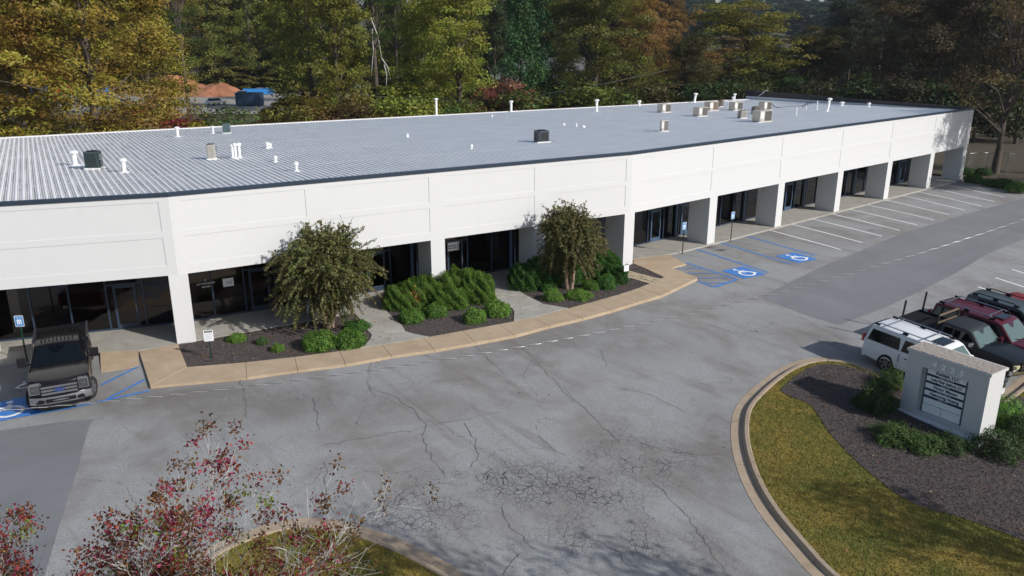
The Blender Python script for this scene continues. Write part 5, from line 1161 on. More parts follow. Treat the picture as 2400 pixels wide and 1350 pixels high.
def vehicle(name, label, cat, P, loc, heading, pm, lod=1):
    L, Wd, H = P['L'], P['W'], P['H']; hw = Wd / 2; f, r_ = L / 2, -L / 2; z0 = P.get('sill', .32); belt = P['belt']; hood = P['hood']; xa, xr = P['xf'], P['xr']; wr = P['wr']; cowl = P['cowl']
    t = empty(name, loc, heading, label, cat, P.get('group')); t.rotation_euler = (0, P.get('pitch', 0), heading)
    ra = wr * 1.16
    sil = [(r_ + .06, z0 + .14), (r_ + .02, z0 + .3)] + P['tail'] + [(r_ * 1.0 + P.get('bedlen', 0) * 0 + .02 + 0, belt)] * 0
    top = P['top']           # from tail to nose along the top
    sil = [(r_ + .10, z0 + .06), (r_ + .01, z0 + .2)] + top + [(f - .0, z0 + .3), (f - .06, z0 + .04)] + arch(xa, ra, z0) [::-1] + arch(xr, ra, z0)[::-1]
    def warp(x, s, z):
        y = s * hw; nose = max(0, (x - (f - 1.0)) / 1.0); tail = max(0, ((r_ + .7) - x) / .7)
        y *= 1 - P.get('nose', .10) * nose ** 2.2 - P.get('tailt', .05) * tail ** 2
        bulge = 1 - .045 * max(0, (z - .95)) / max(.01, (belt - .95 + .3)) - .03 * max(0, (.55 - z)) / .3; y *= bulge
        if z > belt - .22 and x > cowl - .1: z = z + .05 * (1 - s * s) - .0
        if x > f - .35: x = x - .22 * nose * abs(s) ** 3
        if x < r_ + .2: x = x + .06 * abs(s) ** 3
        return (x, y, z)
    body = ext("body", sil, [-1, -.8, -.4, 0, .4, .8, 1], warp, pm, t, .045)
    # cabin shell: pillars and roof, glass laid in its openings
    cab = P['cab']           # [(x, z) windscreen foot, windscreen top, roof front, roof rear, rear glass top, rear glass foot]
    tw = P.get('tumble', .15)
    def cy(z): return hw * (.965 - tw * max(0, (z - belt)) / (H - belt))
    def cw(x, s, z):
        y = s * cy(z)
        if z > H - .12: z = z + .045 * (1 - s * s) - .02
        return (x, y, z)
    csil = [(cab[0][0], belt - .1)] + cab + [(cab[-1][0], belt - .1)]
    roof = ext("cabin", csil, [-1, -.85, -.45, 0, .45, .85, 1], cw, P.get('roofm', pm), t, .05)
    (ax, az), (bx_, bz) = cab[0], cab[1]; dv = Vector((bx_ - ax, 0, bz - az)); nv = Vector((-dv.z, 0, dv.x)).normalized() * -1
    if nv.x < 0: nv = -nv
    nv = nv * .012
    def gp(u, s, A, B, ins): x = A[0] + (B[0] - A[0]) * u; z = A[1] + (B[1] - A[1]) * u; return (x + nv.x, s * (cy(z) - ins), z + abs(nv.z))
    m = MB(); A, B = cab[0], cab[1]
    # dark lining behind windscreen, then glass
    m.add([gp(.04, -1, A, B, .10), gp(.04, 1, A, B, .10), gp(.95, 1, A, B, .09), gp(.95, -1, A, B, .09)], [(0, 1, 2, 3)])
    link(bpy.data.objects.new("dashboard_shade", m.mesh("dashboard_shade", P.get('inner', INT))), t)
    m2 = MB().add([tuple(Vector(v) + nv * 1.5) for v in m.v], [(0, 1, 2, 3)]); link(bpy.data.objects.new("windshield", m2.mesh("windshield", P.get('wsm', WSH))), t)
    nr_ = P.get('rear_glass', True)
    if nr_:
        A, B = cab[-1], cab[-2]; m = MB(); e = -.014; m.add([(A[0] + e, -(cy(A[1]) - .12), A[1] + .06), (A[0] + e, cy(A[1]) - .12, A[1] + .06), (B[0] + e, cy(B[1]) - .14, B[1] - .06), (B[0] + e, -(cy(B[1]) - .14), B[1] - .06)], [(0, 3, 2, 1)])
        link(bpy.data.objects.new("rear_window", m.mesh("rear_window", TINT)), t)
    for s in (-1, 1):
        for wp_ in P['wins']:
            m = MB(); m.add([(x, s * (cy(z) + .008), z) for x, z in wp_], [list(range(len(wp_)))[::(1 if s < 0 else -1)]]); link(bpy.data.objects.new("side_window", m.mesh("side_window", P.get('winm', TINT))), t)
        for x in P.get('seams', []):
            m = MB().box(x - .006, x + .006, s * hw * .985 - .012, s * hw * .985 + .012, z0 + .1, belt - .04); link(bpy.data.objects.new("door_seam", m.mesh("door_seam", PLB)), t)
        for x in P.get('handles', []):
            m = MB().box(x - .09, x + .09, s * (hw * .975) - .02, s * (hw * .975) + .03, belt - .2, belt - .16); link(bpy.data.objects.new("door_handle", m.mesh("door_handle", P.get('handm', pm))), t)
        mx = P['mirror']; e = link(bpy.data.objects.new("mirror", MB().box(mx - .09, mx + .07, s * (hw + .05) if s > 0 else -(hw + .05 + P.get('mw', .22)), s * (hw + .05) + (P.get('mw', .22) if s > 0 else 0) + (0 if s > 0 else 0) if s > 0 else -(hw + .05), belt + .0, belt + P.get('mh', .18)).mesh("mirror", P.get('mirm', pm), bevel=.03)), t)
        link(bpy.data.objects.new("mirror_arm", MB().box(mx - .04, mx + .03, min(s * (hw - .08), s * (hw + .08)), max(s * (hw - .08), s * (hw + .08)), belt + .03, belt + .08).mesh("mirror_arm", PLB)), e)
        for x in (xa, xr):
            wheel(t, x, s * (hw - .12), wr, .26, s, P.get('rimf', .66), P.get('spokes', 6), P.get('steer', 0) if x == xa else 0)
            T = Matrix.Translation((x, s * (hw - .30), wr)) @ Matrix.Rotation(-math.pi / 2 * s, 4, 'X'); link(bpy.data.objects.new("wheel_well", MB().lathe([(.01, -.12), (ra * .99, -.12), (ra * .99, .12), (ra * .95, .12), (ra * .95, -.10), (.01, -.10)], 22, T).mesh("wheel_well", PLB)), t)
        zt = P['tlz']; m = MB().box(r_ - .012, r_ + .10, min(s * (hw - .02), s * (hw - .2)), max(s * (hw + .004), s * (hw - .2)) if s > 0 else s * (hw - .2), zt, zt + P.get('tlh', .34)); 
        ys = sorted((s * (hw * .955), s * (hw - .22))); m = MB().box(r_ - .02, r_ + .09, ys[0], ys[1], zt, zt + P.get('tlh', .34)); link(bpy.data.objects.new("taillight", m.mesh("taillight", REDL, bevel=.015)), t)
        hz, hh = P['hlz'], P.get('hlh', .2); ys = sorted((s * (hw * .90), s * (hw * .58))); m = MB().box(f - .26, f - .01 + P.get('hlx', -.03), ys[0], ys[1], hz, hz + hh); link(bpy.data.objects.new("headlight", m.mesh("headlight", P.get('hlm', CLR), bevel=.015)), t)
    # bumpers
    bz0 = P.get('bz', .36); bm_ = P.get('bumpm', pm)
    V = []; 
    def bump_mesh(x, sg, h, th):
        m = MB(); pts = [(s, x + sg * (.10 - .22 * abs(s) ** 3)) for s in np.linspace(-1, 1, 9)]
        V = []
        for s, xx in pts:
            y = s * hw * .97
            V += [(xx - sg * .12, y, bz0), (xx, y, bz0 + .02), (xx + sg * .02, y, bz0 + h * .5), (xx, y, bz0 + h), (xx - sg * .12, y, bz0 + h)]
        F = [(i * 5 + j, i * 5 + j + 1, (i + 1) * 5 + j + 1, (i + 1) * 5 + j) for i in range(8) for j in range(4)] + [(0, 1, 2, 3, 4), (44, 43, 42, 41, 40)]
        return m.add(V, F)
    link(bpy.data.objects.new("front_bumper", bump_mesh(f - .02, 1, P.get('bh', .26), .1).mesh("front_bumper", bm_, smooth=50)), t)
    link(bpy.data.objects.new("rear_bumper", bump_mesh(r_ + .02, -1, P.get('bh', .26), .1).mesh("rear_bumper", bm_, smooth=50)), t)
    gz0, gz1 = P['grille']; m = MB().box(f - .1, f + .02, -hw * .56, hw * .56, gz0, gz1); gr2 = link(bpy.data.objects.new("grille", m.mesh("grille", PLB)), t)
    m = MB(); n = P.get('bars', 3)
    for k in range(n): z = gz0 + (k + .5) * (gz1 - gz0) / n; m.box(f + .02, f + .05, -hw * .56, hw * .56, z - P.get('barh', .012), z + P.get('barh', .012))
    link(bpy.data.objects.new("grille_bars", m.mesh("grille_bars", P.get('barm', CHR))), gr2)
    m = MB()
    for s in (-1, 1): m.tube([(cab[0][0] + .07, s * .12 + .1, cab[0][1] + .035), (cab[0][0] - .06, s * .45 + .35 * s * .3, cab[0][1] + .12)], .012, 5)
    link(bpy.data.objects.new("wipers", m.mesh("wipers", PLB)), t)
    if P.get('rails'):
        x0, x1 = P['rails']
        for s in (-1, 1):
            y = s * (cy(H) - .10); m = MB().tube([(x0, y, H + .0), (x0 + .12, y, H + .09), (x1 - .12, y, H + .09), (x1, y, H + .0)], .026, 8); link(bpy.data.objects.new("roof_rail", m.mesh("roof_rail", P.get('railm', ALLOY))), t)
            for x in (x0, (x0 + x1) / 2, x1): link(bpy.data.objects.new("rail_foot", MB().box(x - .12, x + .12, y - .05, y + .05, H - .03, H + .055).mesh("rail_foot", PLB, bevel=.02)), t)
        for x in P.get('cross', []): link(bpy.data.objects.new("cross_bar", MB().box(x - .025, x + .025, -(cy(H) - .1), cy(H) - .1, H + .085, H + .115).mesh("cross_bar", P.get('crossm', ALLOY))), t)
    if P.get('sunroof'):
        x0, x1 = P['sunroof']; link(bpy.data.objects.new("sunroof", MB().box(x0, x1, -.42, .42, H + .0, H + .032).mesh("sunroof", TINT)), t)
    if P.get('ribs'):
        x0, x1, n = P['ribs']; m = MB()
        for k in range(n): y = -.55 + 1.1 * k / (n - 1); m.box(x0, x1, y - .02, y + .02, H - .02, H + .038 - .03 * (y / .7) ** 2)
        link(bpy.data.objects.new("roof_ribs", m.mesh("roof_ribs", P.get('roofm', pm))), t)
    return t, dict(hw=hw, f=f, r=r_, cy=cy)
def place(px, py, h, Lv, Wv, hd):           # rear corner nearest the camera seen at (px,py), h above the lot
    p = np.array(gl(px, py, LOT + h)); fw = D(hd); lf = np.array([-fw[1], fw[0]]); c = p + fw * Lv / 2 + lf * Wv / 2; return (c[0], c[1], float(gz(*c)) + LOT)
HD = R_(-55)
def pit(hd): return math.asin(KSL * float(D(hd) @ ND))         # nose down the slope
# white SUV
Lw = 5.6; f, r_ = Lw / 2, -Lw / 2
suv = dict(L=Lw, W=2.02, H=1.93, belt=1.12, hood=1.12, xf=1.85, xr=-1.5, wr=.40, cowl=1.25, sill=.34, tail=[], top=[(r_ + .02, .75), (r_ + .06, 1.12), (1.25, 1.12), (1.9, 1.12), (2.5, 1.03), (f - .06, .92), (f, .75)],
           cab=[(1.42, 1.10), (.72, 1.80), (.52, 1.89), (-2.2, 1.91), (-2.52, 1.84), (r_ + .1, 1.14)], wins=[[(-2.55, 1.2), (-1.05, 1.2), (-1.12, 1.72), (-2.42, 1.72)], [(-.96, 1.2), (.02, 1.2), (.0, 1.72), (-.90, 1.72)], [(.12, 1.2), (1.1, 1.2), (.58, 1.70), (.12, 1.72)]],
           seams=[-.98, .07, 1.12], handles=[-.65, .35], handm=CHR, mirror=1.02, tlz=1.02, tlh=.36, hlz=.82, hlh=.2, grille=(.72, .98), bars=4, barm=CHR, rails=(-2.35, .3), cross=[-1.9, -.2], sunroof=(.0, .55), rimf=.70, spokes=6, group="vehicles parked nose down beside the brick sign", pitch=pit(HD))
def mk(spec, name, label, cat, px, py, h, hd, pm): return vehicle(name, label, cat, spec, place(px, py, h, spec['L'], spec['W'], hd), hd, pm)
WP = paint("white_car_paint", (.72, .73, .74)); mk(suv, "parked_suv", "long white SUV with roof rails and a sunroof, partly behind the brick sign", "SUV", 2012, 816, .6, HD, WP)
mar = dict(suv); mar.update(L=5.3, top=[(-2.63, .75), (-2.58, 1.10), (1.15, 1.10), (1.75, 1.10), (2.4, 1.02), (2.6, .9), (2.65, .7)], cab=[(1.35, 1.09), (.65, 1.76), (.45, 1.83), (-2.1, 1.85), (-2.42, 1.78), (-2.5, 1.12)], H=1.87, xr=-1.4, xf=1.7, wins=[[(-2.4, 1.2), (-1.15, 1.2), (-1.2, 1.68), (-2.3, 1.68)], [(-1.0, 1.2), (-.05, 1.2), (-.1, 1.68), (-.95, 1.68)], [(.05, 1.2), (1.0, 1.2), (.5, 1.66), (.05, 1.68)]],
           seams=[-1.05, .0, 1.0], rails=(-2.2, .2), cross=[-2.0, .0], sunroof=(.1, .55), handm=PLB, bars=3, mirror=.95)
MP = paint("maroon_car_paint", (.085, .010, .022)); mk(mar, "parked_suv", "maroon SUV with silver roof rails, between the black pickup and the grey SUV", "SUV", 2166, 752, .75, HD, MP)
gry = dict(mar); gry.update(L=4.7, W=1.9, H=1.74, top=[(-2.33, .75), (-2.28, 1.05), (1.0, 1.05), (1.5, 1.04), (2.1, .95), (2.3, .82), (2.35, .65)], belt=1.05, cab=[(1.25, 1.03), (.5, 1.66), (.3, 1.70), (-1.8, 1.72), (-2.1, 1.66), (-2.22, 1.06)], xr=-1.3, xf=1.5, wr=.36,
           wins=[[(-2.05, 1.14), (-1.2, 1.14), (-1.22, 1.57), (-1.9, 1.57)], [(-1.1, 1.14), (-.1, 1.14), (-.15, 1.57), (-1.05, 1.57)], [(0, 1.14), (.95, 1.14), (.45, 1.55), (0, 1.57)]], seams=[-1.1, -.05, .95], handles=[-.8, .2], rails=(-1.8, .2), cross=[], sunroof=None, mirror=.9, railm=PLB, tlz=.95)
GP = paint("dark_grey_car_paint", (.06, .075, .085)); mk(gry, "parked_suv", "dark grey SUV with black roof rails, between the maroon and the red cars", "SUV", 2243, 718, .9, HD, GP)
red = dict(gry); red.update(L=4.6, W=1.78, H=1.42, belt=.92, top=[(-2.28, .7), (-2.24, .94), (-1.5, .97), (1.0, .92), (1.5, .88), (2.1, .78), (2.28, .65), (2.3, .55)], cab=[(1.1, .90), (.35, 1.36), (.15, 1.40), (-.75, 1.40), (-.95, 1.37), (-1.65, .96)],
           wins=[[(-1.35, .98), (-.5, .98), (-.52, 1.30), (-.95, 1.30)], [(-.4, .98), (.75, .98), (.3, 1.28), (-.4, 1.31)]], rails=None, wr=.32, seams=[-.45, .8], handles=[-.75, .1], mirror=.75, tlz=.72, tlh=.16, hlz=.6, grille=(.5, .65), bz=.3, sill=.25)
RP = paint("red_car_paint", (.24, .018, .018)); mk(red, "parked_car", "red saloon car furthest from the sign, at the right edge of the picture", "car", 2276, 700, .8, HD, RP)
# old black pickup with a rack of posts
pk = dict(L=5.6, W=1.98, H=1.76, belt=1.12, hood=1.1, xf=1.85, xr=-1.75, wr=.38, cowl=1.0, sill=.36, tail=[], top=[(-2.78, .7), (-2.76, 1.20), (-.80, 1.20), (-.78, 1.12), (1.1, 1.10), (1.7, 1.09), (2.55, 1.03), (2.76, .97), (2.8, .7)], cab=[(1.15, 1.08), (.55, 1.68), (.35, 1.73), (-.55, 1.74), (-.72, 1.68), (-.78, 1.14)],
          wins=[[(-.62, 1.2), (-.22, 1.2), (-.22, 1.6), (-.6, 1.6)], [(-.12, 1.2), (.85, 1.2), (.42, 1.58), (-.12, 1.6)]], seams=[-.18, .88], handles=[0.0], handm=PLB, mirror=.82, mirm=ALLOY, tlz=.8, hlz=.70, hlh=.15, hlm=AMB, grille=(.62, .92), bars=2, barm=CHR, bumpm=CHR, bz=.38, bh=.2, nose=.04, winm=GLASSV, roofm=None, group="vehicles parked nose down beside the brick sign", pitch=pit(HD))
pk['roofm'] = simple("matt_black_roof", (.022, .024, .027), .55); BP = paint("black_car_paint", (.012, .015, .018), .3)
t, q_ = mk(pk, "pickup_truck", "old black pickup with four rack posts standing on its open bed, beside the white SUV", "pickup", 2098, 752, 1.0, HD, BP)
hw = q_['hw']; e = link(bpy.data.objects.new("truck_bed", MB().box(-2.70, -.84, -hw + .09, hw - .09, 1.201, 1.206).box(-2.74, -.84, -hw + .02, -hw + .10, 1.2, 1.25).box(-2.74, -.84, hw - .10, hw - .02, 1.2, 1.25).box(-2.77, -2.70, -hw + .02, hw - .02, 1.2, 1.25).mesh("truck_bed", PLB)), t)
for x, y, h in ((-2.6, -hw + .08, .95), (-2.6, hw - .08, 1.05), (-.95, -hw + .08, .85), (-.95, hw - .08, .8)): link(bpy.data.objects.new("rack_post", MB().box(x - .035, x + .035, y - .035, y + .035, 1.2, 1.2 + h).mesh("rack_post", TAR)), t)
link(bpy.data.objects.new("rack_beam", MB().box(-.98, -.92, -hw + .08, hw - .08, 1.92, 1.99).box(-.98, -.92, -hw + .08, hw - .08, 1.55, 1.60).mesh("rack_beam", simple("weathered_wood", (.16, .11, .07), .9))), t)
# big dark crew cab pickup by the storefront
TH = R_(-62.5)
tk = dict(L=6.75, W=2.12, H=2.0, belt=1.32, hood=1.35, xf=2.25, xr=-2.15, wr=.44, cowl=1.15, sill=.46, tail=[], top=[(-3.36, .8), (-3.34, 1.40), (-1.25, 1.40), (-1.22, 1.32), (1.3, 1.33), (1.9, 1.36), (2.9, 1.31), (3.22, 1.24), (3.34, 1.05), (3.37, .8)], cab=[(1.55, 1.30), (.78, 1.90), (.55, 1.97), (-.95, 1.98), (-1.12, 1.92), (-1.22, 1.34)],
          wins=[[(-1.1, 1.42), (-.18, 1.42), (-.2, 1.84), (-1.05, 1.84)], [(-.06, 1.42), (1.15, 1.42), (.62, 1.82), (-.06, 1.84)]], seams=[-.12, 1.15, -1.2], handles=[-.9, .2], mirror=1.18, mw=.30, mh=.36, mirm=PLB, tlz=1.0, tlh=.36, hlz=.98, hlh=.32, hlx=.0, grille=(.86, 1.24), bars=3, barm=CHR, barh=.04, bumpm=CHR, bz=.50, bh=.30, nose=.03, ribs=(-.8, .5, 9), steer=R_(-22), tumble=.26, group=None, winm=TINT, inner=simple("dark_cabin", (.03, .035, .035), .9), wsm=mat_glass("dark_windscreen", (.28, .33, .34)))
fc = np.array([-16.82, 27.0]); c = fc - D(TH) * (3.37 + .1); TP = simple("dark_brown_car_paint", (.006, .0045, .0055), .22, .0, coat=.25, spec=.22)
t, q_ = vehicle("pickup_truck", "large dark crew cab pickup with a chrome grille and bumper, backed up to the storefront", "pickup", tk, (c[0], c[1], -.10), TH, TP)
f = q_['f']; hw = q_['hw']
link(bpy.data.objects.new("truck_bed", MB().box(-3.28, -1.30, -hw + .12, hw - .12, 1.401, 1.406).mesh("truck_bed", PLB)), t)
for s in (-1, 1): link(bpy.data.objects.new("bed_rail", MB().box(-3.32, -1.28, min(s * (hw - .11), s * (hw - .02)), max(s * (hw - .11), s * (hw - .02)), 1.39, 1.43).mesh("bed_rail", ALLOY)), t)
link(bpy.data.objects.new("skid_plate", MB().box(f - .25, f + .0, -.75, .75, .36, .50).mesh("skid_plate", PLB)), t)
m = MB()
for s in (-1, 1): m.box(f + .075, f + .10, min(s * .55, s * .80), max(s * .55, s * .80), .58, .68)
link(bpy.data.objects.new("fog_light", m.mesh("fog_light", PLB)), t)
for s in (-1, 1):
    y0, y1 = sorted((s * .63, s * (hw * .93))); LMP = link(bpy.data.objects.new("lamp_trim", MB().box(f + .0, f + .03, y0, y1, 1.29, 1.33).box(f + .0, f + .03, y0, y1, .95, .985).box(f + .0, f + .03, *( (y1 - .05, y1) if s > 0 else (y0, y0 + .05)), .985, 1.29).box(f + .0, f + .028, y0 + .08, y1 - .1, 1.12, 1.15).mesh("lamp_trim", ALLOY)), t)
link(bpy.data.objects.new("lower_intake", MB().box(f + .06, f + .095, -.5, .5, .58, .72).mesh("lower_intake", PLB)), t)
BADGE = simple("badge_blue", (.02, .05, .20), .3); lp = [(f + .055 + .0, .19 * math.cos(a), 1.05 + .075 * math.sin(a)) for a in np.linspace(0, 2 * math.pi, 21)[:-1]]
m = MB().add(lp + [(x + .02, y, z) for x, y, z in lp], [list(range(20, 40))] + [(i, (i + 1) % 20, 20 + (i + 1) % 20, 20 + i) for i in range(20)]); bd = link(bpy.data.objects.new("badge", m.mesh("badge", BADGE)), t)
def text(s, size, mat, parent, loc, rot, name="lettering", ext_=.002, align='CENTER', bold=0, sx=1.0):
    cu = bpy.data.curves.new(name, 'FONT'); cu.body = s; cu.size = size; cu.align_x = align; cu.align_y = 'CENTER'; cu.extrude = ext_; cu.offset = bold; cu.resolution_u = 3
    o = bpy.data.objects.new(name, cu); COL.objects.link(o); dg = bpy.context.evaluated_depsgraph_get(); me = bpy.data.meshes.new_from_object(o.evaluated_get(dg)); bpy.data.objects.remove(o); bpy.data.curves.remove(cu)
    me.materials.clear(); me.materials.append(mat); o = bpy.data.objects.new(name, me); link(o, parent); o.location = loc; o.rotation_euler = rot; o.scale = (sx, 1, 1); return o
text("Ford", .13, CHR, bd, (f + .08, 0, 1.05), (math.pi / 2, 0, math.pi / 2), sx=1.3)

# ------------------------------------------------------------------ the brick sign
sa, sb_ = np.array(gl(2108, 960, LOT + .15)), np.array(gl(2290, 1044, LOT + .15)); sd_ = (sb_ - sa) / np.linalg.norm(sb_ - sa); SL = float(np.linalg.norm(sb_ - sa)); SA = math.atan2(sd_[1], sd_[0]); zb = float(gz(*sb_)) + LOT + .10; mid = (sa + sb_) / 2
SDp = 1.12
sg = empty("brick_sign", (mid[0], mid[1], zb), SA, "white painted brick monument sign numbered 4225 listing four tenants", "sign")
sg.location.z = zb
h = SL / 2; HS = 2.92
CAPM = simple("weathered_brick_cap", (.33, .28, .24), .9, var=.45, scale=14, dirt=(.45, .44, .42)); NAVY = simple("navy_band", (.012, .022, .06), .5); PANEL = simple("sign_panel_white", (.86, .88, .88), .45); LET = simple("dark_blue_lettering", (.01, .02, .06), .5); LETW = simple("pale_lettering", (.85, .87, .87), .5); SFR = simple("sign_frame", (.09, .11, .14), .5)
# local frame: x along the face, -y towards the viewer, y back
wx0, wx1, wz0, wz1 = -.80, .78, .50, 2.34      # recess opening
wx0, wx1 = -h + .62, h - .70
m = MB()
X = [-h, wx0, wx1, h]; Z = [.0, wz0, wz1, HS - .10]
for i in range(3):
    for j in range(3):
        if i == 1 and j == 1: continue
        m.add([(X[i], 0, Z[j]), (X[i + 1], 0, Z[j]), (X[i + 1], 0, Z[j + 1]), (X[i], 0, Z[j + 1])], [(0, 1, 2, 3)])
rd_ = .16
m.add([(wx0, 0, wz0), (wx1, 0, wz0), (wx1, 0, wz1), (wx0, 0, wz1), (wx0, rd_, wz0), (wx1, rd_, wz0), (wx1, rd_, wz1), (wx0, rd_, wz1)], [(0, 4, 5, 1), (1, 5, 6, 2), (2, 6, 7, 3), (3, 7, 4, 0), (4, 7, 6, 5)])
m.add([(-h, 0, 0), (h, 0, 0), (h, SDp, 0), (-h, SDp, 0), (-h, 0, HS - .1), (h, 0, HS - .1), (h, SDp, HS - .1), (-h, SDp, HS - .1)], [(1, 2, 6, 5), (2, 3, 7, 6), (3, 0, 4, 7), (4, 5, 6, 7)])
link(bpy.data.objects.new("brick_body", m.mesh("brick_body", WALLS, uv=True)), sg)
link(bpy.data.objects.new("plinth", MB().prism([(-h - .10, -.10), (h + .10, -.10), (h + .10, SDp + .10), (-h - .10, SDp + .10)], -.5, .22).add([(-h - .1, -.1, .22), (h + .1, -.1, .22), (h + .1, SDp + .1, .22), (-h - .1, SDp + .1, .22), (-h, -.005, .32), (h, -.005, .32), (h, SDp + .005, .32), (-h, SDp + .005, .32)], [(0, 1, 5, 4), (1, 2, 6, 5), (2, 3, 7, 6), (3, 0, 4, 7)]).mesh("plinth", WALLS, uv=True)), sg)
link(bpy.data.objects.new("cap_course", MB().box(-h - .06, h + .06, -.05, SDp + .06, HS - .1, HS).mesh("cap_course", WALLS, uv=True)), sg)
rr = random.Random(8); m0 = MB().box(-.03, .03, -.1, .1, 0, .03).mesh("brick", CAPM)
nx = int((SL + .1) / .075); cnt = 0
for j in range(5):
    for i in range(0, nx):
        if cnt >= 295: break
        o = bpy.data.objects.new("brick", m0); link(o, sg); o.location = (-h - .04 + (i + .5) * (SL + .08) / nx, .06 + j * .222 + .02, HS - .012 + rr.uniform(0, .012)); o.scale = (1.05, 1.02, 1); o.rotation_euler = (rr.uniform(-.02, .02), rr.uniform(-.03, .03), rr.uniform(-.02, .02)); cnt += 1
# panel with the tenants
px0, px1 = wx0 + .18, wx1 - .10; pz1 = wz1 - .01
fm = MB().box(px0 - .05, px0, -.0 + rd_ - .08, rd_ - .002, wz0 + .01, wz1 - .002).box(px1, px1 + .05, rd_ - .08, rd_ - .002, wz0 + .01, wz1 - .002); link(bpy.data.objects.new("frame", fm.mesh("frame", SFR)), sg)
yf = rd_ - .06; rowh = (pz1 - wz0 - .02); names = [("Kaddak, LLC", "Suites 101-104", .5), ("Lucky River Seafood, LLC", "Suite 107", .5), ("Victor Manzo", "Suites 108-111", .5), ("Xiancong Huang", "Suite 112", .5)]
z = pz1; RWH, NVH = rowh * .112, rowh * .052; wpan = px1 - px0; rot = (math.pi / 2, 0, 0)
for k, (a_, b_, c_) in enumerate(names):
    link(bpy.data.objects.new("name_panel", MB().box(px0 + .005, px1 - .005, yf, rd_ - .003, z - RWH, z - .002).mesh("name_panel", PANEL)), sg)
    text(a_, RWH * .84, LET, sg, ((px0 + px1) / 2 + .03, yf - .002, z - RWH / 2), rot, sx=(.68 if k == 1 else 1.0), bold=.006)
    z -= RWH
    link(bpy.data.objects.new("suite_band", MB().box(px0 + .005, px1 - .005, yf + .004, rd_ - .003, z - NVH, z - .002).mesh("suite_band", NAVY)), sg)
    text(b_, NVH * 1.0, LETW, sg, ((px0 + px1) / 2, yf + .001, z - NVH / 2), rot); z -= NVH
zz = [z, z - (z - wz0 - .02) * .42, wz0 + .02]; mx_ = (px0 + px1) / 2
for b in ((px0, px1, zz[1], zz[0]), (px0, mx_, zz[2], zz[1]), (mx_, px1, zz[2], zz[1])):
    link(bpy.data.objects.new("blank_panel", MB().box(b[0] + .012, b[1] - .012, yf, rd_ - .003, b[2] + .012, b[3] - .012).mesh("blank_panel", PANEL)), sg)
link(bpy.data.objects.new("backing", MB().box(px0, px1, rd_ - .003, rd_ - .001, wz0 + .01, wz1 - .002).mesh("backing", SFR)), sg)
for k, ch in enumerate("4225"): text(ch, .29, LETW, sg, (wx0 + .48 + k * .34, -.02, wz1 + .24), rot, name="numeral", ext_=.015, bold=.018)

# ------------------------------------------------------------------ small signs on posts
POST = simple("dark_green_post", (.012, .05, .028), .5); SBLUE = simple("sign_blue", (.02, .22, .55), .4); SWH = simple("sign_white", (.8, .82, .84), .4)
def post_sign(x, y, z, hpost, pw, ph, face, kind, label, group, lean=0):
    t = empty("post_sign", (x, y, z), face, label, "sign", group)      # local -y faces out
    m = MB().box(-.03, .03, 0, .012, 0, hpost + .03).box(-.03, -.018, -.02, 0, 0, hpost + .03).box(.018, .03, -.02, 0, 0, hpost + .03); link(bpy.data.objects.new("post", m.mesh("post", POST)), t)
    z0 = hpost - ph; r = .03; pl = [(s1 * (pw / 2 - r) + r * math.cos(a), (z0 + ph / 2) + s2 * (ph / 2 - r) + r * math.sin(a)) for s1, s2, a0 in ((1, 1, 0), (-1, 1, 90), (-1, -1, 180), (1, -1, 270)) for a in (R_(a0), R_(a0 + 45), R_(a0 + 90))]
    m = MB().add([(a, -.026, b) for a, b in pl] + [(a, -.022, b) for a, b in pl], [list(range(12)), list(range(12, 24))[::-1]] + [(i, 12 + i, 12 + (i + 1) % 12, (i + 1) % 12) for i in range(12)]); pln = link(bpy.data.objects.new("plate", m.mesh("plate", SWH)), t)
    if kind == 'A':
        link(bpy.data.objects.new("blue_field", MB().box(-pw / 2 + .02, pw / 2 - .02, -.028, -.026, z0 + .02, z0 + ph - .02).mesh("blue_field", SBLUE)), pln)
        link(bpy.data.objects.new("symbol_field", MB().box(-pw * .26, pw * .26, -.030, -.028, z0 + ph * .22, z0 + ph * .64).mesh("symbol_field", SWH)), pln)
        c = np.array([0, z0 + ph * .43]); m = MB()
        for i, Pq in enumerate(strokes_polys(wheelchair(), .10)): m.add([(p[0] * ph * .34, -.0305 - .00004 * i, c[1] + p[1] * ph * .34) for p in Pq], [(0, 1, 2, 3)])
        link(bpy.data.objects.new("access_symbol", m.mesh("access_symbol", SBLUE)), pln)
        text("RESERVED PARKING", ph * .085, SWH, pln, (0, -.029, z0 + ph * .87), (math.pi / 2, 0, 0), sx=.80); text("PERMIT ONLY", ph * .08, SWH, pln, (0, -.029, z0 + ph * .74), (math.pi / 2, 0, 0), sx=.8); text("TOW AWAY ZONE", ph * .075, SWH, pln, (0, -.029, z0 + ph * .12), (math.pi / 2, 0, 0), sx=.8)
    else:
        link(bpy.data.objects.new("heading_band", MB().box(-pw * .4, pw * .4, -.028, -.026, z0 + ph * .78, z0 + ph * .93).mesh("heading_band", PLB)), pln); text("WARNING", ph * .09, SWH, pln, (0, -.029, z0 + ph * .855), (math.pi / 2, 0, 0))
        m = MB()
        for k in range(5): m.box(-pw * .36, pw * (.36 if k % 2 == 0 else .28), -.0275, -.026, z0 + ph * (.66 - .12 * k), z0 + ph * (.68 - .12 * k))
        link(bpy.data.objects.new("fine_print", m.mesh("fine_print", ALLOY)), pln)
    return t
GA = "blue accessible parking signs"
x, y = g(64, 846); post_sign(x, y, -.02, 2.12, .36, .50, R_(8), 'A', "blue accessible parking sign on a green post beside the dark crew cab pickup", GA)
x, y = g(1599.4, 591.5); post_sign(x, y, -.1, 2.12, .36, .50, R_(36), 'A', "blue accessible parking sign nearest the tan walk's tip, by the first straight column", GA)
